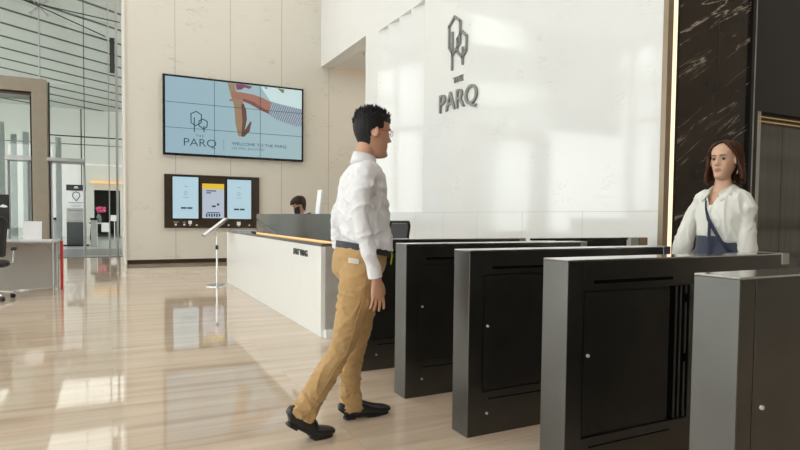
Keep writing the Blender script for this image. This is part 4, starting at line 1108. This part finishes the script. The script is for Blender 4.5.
for sd in (1,):
    xf(MB().sphere((-.004,.086*sd,-.010), .0085, (.7,.6,1.3), n=8).loft([(.0,.086*sd,-.016,.003,.003),(.006,.086*sd,-.040,.0026,.0026)], 8), WH).build('earphone', M['paper'], wo, smooth=3)
    t_ = MB(); P_ = [(-.006,.086*sd,-.046),(-.020,.088*sd,-.088),(.014,.088*sd,-.088)]
    for a, b in loop(P_): t_.cyl(a, b, .0022, 8)
    xf(t_, WH).build('earring', M['chrome'], wo)
# bag worn across the body
bg = thing('crossbody_bag', 'small navy bag on a strap across the woman in the cream blouse', 'bag', (3.42,2.08,.85))
stp = MB(); stp.loft([(-.02,-.075,1.36,.003,.006),(.04,-.068,1.350,.003,.006),(.094,-.048,1.30,.003,.006),(.132,-.020,1.235,.003,.007),(.148,.010,1.17,.003,.012),(.150,.055,1.10,.003,.012),(.146,.100,1.03,.003,.012),(.132,.135,.985,.003,.012),(.05,.178,.93,.003,.012)], 8, (1,0,0))
w_(stp).build('strap', M['navy'], bg, smooth=.9)
stp = MB(); stp.loft([(-.02,-.078,1.36,.003,.010),(-.088,-.07,1.33,.003,.012),(-.135,-.04,1.30,.003,.012),(-.140,.03,1.15,.003,.012),(-.135,.10,1.02,.003,.012),(-.05,.195,.93,.003,.012)], 8, (1,0,0))
w_(stp).build('strap', M['navy'], bg, smooth=.9)
stp = MB(); stp.loft([(.152,.022,1.165,.003,.011),(.156,.024,1.08,.003,.011),(.150,.024,.97,.003,.011),(.142,.024,.88,.003,.011)], 8, (1,0,0))
w_(stp).build('strap_end', M['navy'], bg, smooth=.9)
pc = MB(); pc.loft([(.0,.185,.75,.085,.018,4),(.0,.19,.77,.10,.028,4),(.0,.19,.90,.10,.028,4),(.0,.19,.93,.09,.02,4)], 28, (1,0,0)); w_(pc).build('pouch', M['navy'], bg, smooth=.9)

# ---------- the seated clerk
cl = thing('person', 'seated clerk in black suit and black face mask behind the reception desk', 'person', (2.95,8.6,0))
K = Matrix.Translation((2.95,8.60,0)) @ Matrix.Rotation(PI-.12, 4, 'Z')
KH = K @ Matrix.Translation((.36,0,1.325)) @ Matrix.Rotation(math.radians(24),4,'Y') @ Matrix.Scale(1.05,4)
k_ = lambda mb: xf(mb, K)
kt = [(0,0,.50,.13,.17),(.01,0,.62,.125,.165),(.05,0,.78,.125,.17),(.11,0,.93,.125,.19),(.17,0,1.06,.115,.205),(.22,0,1.14,.09,.18),(.26,0,1.19,.062,.09),(.285,0,1.225,.052,.056)]
ka = [[(.20,s*.15,1.13,.055,.055),(.20,s*.205,1.08,.062,.06),(.18,s*.235,.96,.055,.055),(.18,s*.245,.84,.052,.052),(.30,s*.20,.80,.045,.045),(.42,s*.13,.785,.036,.036)] for s in (1,-1)]
kl = [[(.0,s*.10,.54,.09,.09),(.15,s*.11,.55,.085,.085),(.32,s*.12,.53,.075,.075),(.40,s*.12,.50,.068,.068),(.42,s*.12,.40,.060,.060),(.41,s*.12,.25,.056,.056),(.40,s*.12,.08,.05,.05)] for s in (1,-1)]
body = MB(); body.v = []; hd = rings_mb(head_surface()); ears(hd); xf(hd, K.inverted() @ KH); put(body, hd)
body.loft([(.22,0,1.14,.06,.07),(.28,0,1.20,.055,.055),(.335,0,1.27,.055,.052),(.35,0,1.31,.05,.05)], 20); body.loft(scaled(kt, .85), 24)
for a_ in ka: body.loft(scaled(a_, .7), 14)
for a_ in kl: body.loft(scaled(a_, .75)+[], 14)
for s in (1,-1):
    body.loft([(.37,s*.12,.05,.035,.03),(.45,s*.12,.045,.03,.034),(.52,s*.12,.035,.015,.025)], 12, (0,0,1))
    put(body, xf(hand_mb(s, .35), frame_to((.435,s*.12,.785), (1,-.3*s,-.02), (.3*s*s,1*-s,.0), .9)))
k_(body); me = fuse(body, .0045, 2); link(me, 'body', [M['skin_man'], M['lip_man']], cl, smooth=3); eyes(KH, cl, M['skin_man'])
def keep_k(c):
    if c.x > .035: return c.z > .050
    if c.x > -.002: return c.z > .022
    if c.x > -.03: return c.z > .008
    return c.z > -.085
hk = hair_shell(KH, keep_k, lambda p: .012+.012*max(0,min(1,(p.z+.02)/.08))+.004*noise.noise(p*60))
for i in range(260):
    a = random.uniform(0, 2*PI); zz = random.uniform(.045,.118)
    xf_, xb_, wd = lerp_table(HEAD, zz); p = Vector(((xf_+xb_)/2+(xf_-xb_)/2*math.cos(a), wd*math.sin(a), zz)); nr = p.normalized(); q = p+nr*.010
    d_ = (nr*.5+Vector((.6,random.uniform(-.8,.8),random.uniform(-.5,.4)))).normalized()
    hk.loft([(*q,.007,.007),(*(q+d_*.016),.006,.006),(*(q+d_*.03-nr*.006),.001,.001)], 5, (.3,.9,.1))
xf(hk, KH).build('hair', M['hair_dark'], cl, smooth=1)
mk = MB(); nm_ = 24; rows_ = []
for i in range(10):
    z = -.122+.118*i/9; xf_, xb_, wd = lerp_table(HEAD, z); r = []
    for k in range(nm_+1):
        a = -1.35+2.7*k/nm_; mid = (xf_+xb_)/2
        r.append((mid+((xf_-xb_)/2+.006+.020*math.exp(-(a/.35)**2)*math.sin(PI*min(1,(i+1)/9)))*math.cos(a), (wd+.004)*math.sin(a), z))
    rows_.append(r)
for i in range(9):
    for k in range(nm_): mk.add([rows_[i][k],rows_[i][k+1],rows_[i+1][k+1],rows_[i+1][k]], [(0,1,2,3)])
o = xf(mk, KH).build('face_mask', M['mask'], cl, smooth=3); s_ = o.modifiers.new('s','SOLIDIFY'); s_.thickness = .002
su = MB(); su.loft(kt[:-1], 30)
for a_ in ka: su.loft(a_, 18)
k_(su); me = fuse(su, .007, 6); wrinkle(me, .004, 8, 3); link(me, 'suit_jacket', M['suit'], cl, smooth=3)
cc_ = MB().loft([(.235,0,1.165,.070,.085),(.262,0,1.20,.060,.064),(.278,0,1.225,.058,.060),(.277,0,1.224,.052,.054)], 28); k_(cc_).build('shirt_collar', M['shirt_white'], cl, smooth=.8)
tk = MB()
for a_ in kl: tk.loft(a_, 18)
tk.loft([(-.02,0,.46,.11,.16),(0,0,.52,.13,.17),(.01,0,.60,.12,.16)], 24); k_(tk); link(fuse(tk, .008, 5), 'trousers', M['suit'], cl, smooth=3)
for s in (1,-1):
    s2 = MB().loft([(.33,s*.12,.05,.02,.02,2.4),(.36,s*.12,.055,.05,.036,2.4),(.44,s*.12,.045,.042,.042,2.4),(.54,s*.12,.030,.028,.042,2.4),(.59,s*.12,.024,.012,.022,2.4)], 18, (0,0,1)); k_(s2).build('shoe', M['leather'], cl, smooth=1)
stl = thing('desk_stool', 'black stool under the seated clerk behind the reception desk', 'stool', (2.95,8.6,0))
MB().loft([(2.95,8.6,.40,.18,.18),(2.95,8.6,.42,.21,.21),(2.95,8.6,.445,.20,.20)], 28).build('seat', M['black_matte'], stl, smooth=.8)
MB().cyl((2.95,8.6,.02),(2.95,8.6,.40),.03,14).build('column', M['chrome'], stl); MB().loft([(2.95,8.6,0,.20,.20),(2.95,8.6,.02,.19,.19)], 28).build('base', M['chrome'], stl)

# ------------------------------------------------------------------ light
w = bpy.data.worlds.new('world'); sc.world = w; w.use_nodes = True
bgn = w.node_tree.nodes['Background']; bgn.inputs[0].default_value = (.945,1,.985,1); bgn.inputs[1].default_value = 2.7
def area(name, loc, sx, sy, power, col=(1,.985,.92), rot=(0,0,0)):
    l = bpy.data.lights.new(name, 'AREA'); l.shape = 'RECTANGLE'; l.size = sx; l.size_y = sy; l.energy = power; l.color = col
    o = bpy.data.objects.new(name, l); C.objects.link(o); o.location = loc; o.rotation_euler = rot; return o
for x, y, pw in ((-5,0,22),(-5,8,22),(1.5,-3,22),(1.5,4.5,26),(1.5,11.3,75)):
    area('ceiling_fill', (x,y,8.4), 6, 6, pw)  # unseen fill lights added overhead to brighten the lobby and back wall
area('ceiling_fill', (7.0,1.2,8.4), 3, 3, 75, (1,.88,.72))  # warm fill added for the unseen elevator lobby lights
area('passage_lamp', (6.6,13.0,5.05), 1.6, 1.4, 14, (1,.9,.75))
for x, y in ((-6,22),(0,22),(-6,28),(0,28)): area('outside_fill', (x,y,7.25-(y-16)*.064), 4, 4, 75, (1,.99,.95))  # unseen fill lights added to brighten the space under the canopy
area('outside_fill', (0,36,2.8), 2, 2, 3, (1,1,1))  # small unseen fill light added inside the far room

# ------------------------------------------------------------------ camera
f_, yw, pt_, rl_, shf = 576.009, .46502, .039546, .010593, 15.07
fwv = Vector((math.sin(yw)*math.cos(pt_), math.cos(yw)*math.cos(pt_), -math.sin(pt_)))
rt0 = Vector((math.cos(yw), -math.sin(yw), 0)); u0 = rt0.cross(fwv)
rt = rt0*math.cos(rl_)+u0*math.sin(rl_); uu = u0*math.cos(rl_)-rt0*math.sin(rl_)
cam = bpy.data.cameras.new('camera'); cam.sensor_width = 36; cam.lens = 36*f_/800; cam.shift_y = shf/800; cam.clip_start = .05; cam.clip_end = 200
co_ = bpy.data.objects.new('camera', cam); C.objects.link(co_)
mm = Matrix((rt, uu, -fwv)).transposed().to_4x4(); mm.translation = Vector((0,0,1.16)); co_.matrix_world = mm
sc.camera = co_
vs = sc.view_settings; vs.view_transform = 'Standard'; vs.look = 'None'; vs.exposure = .46; vs.gamma = 1; vs.use_curve_mapping = False
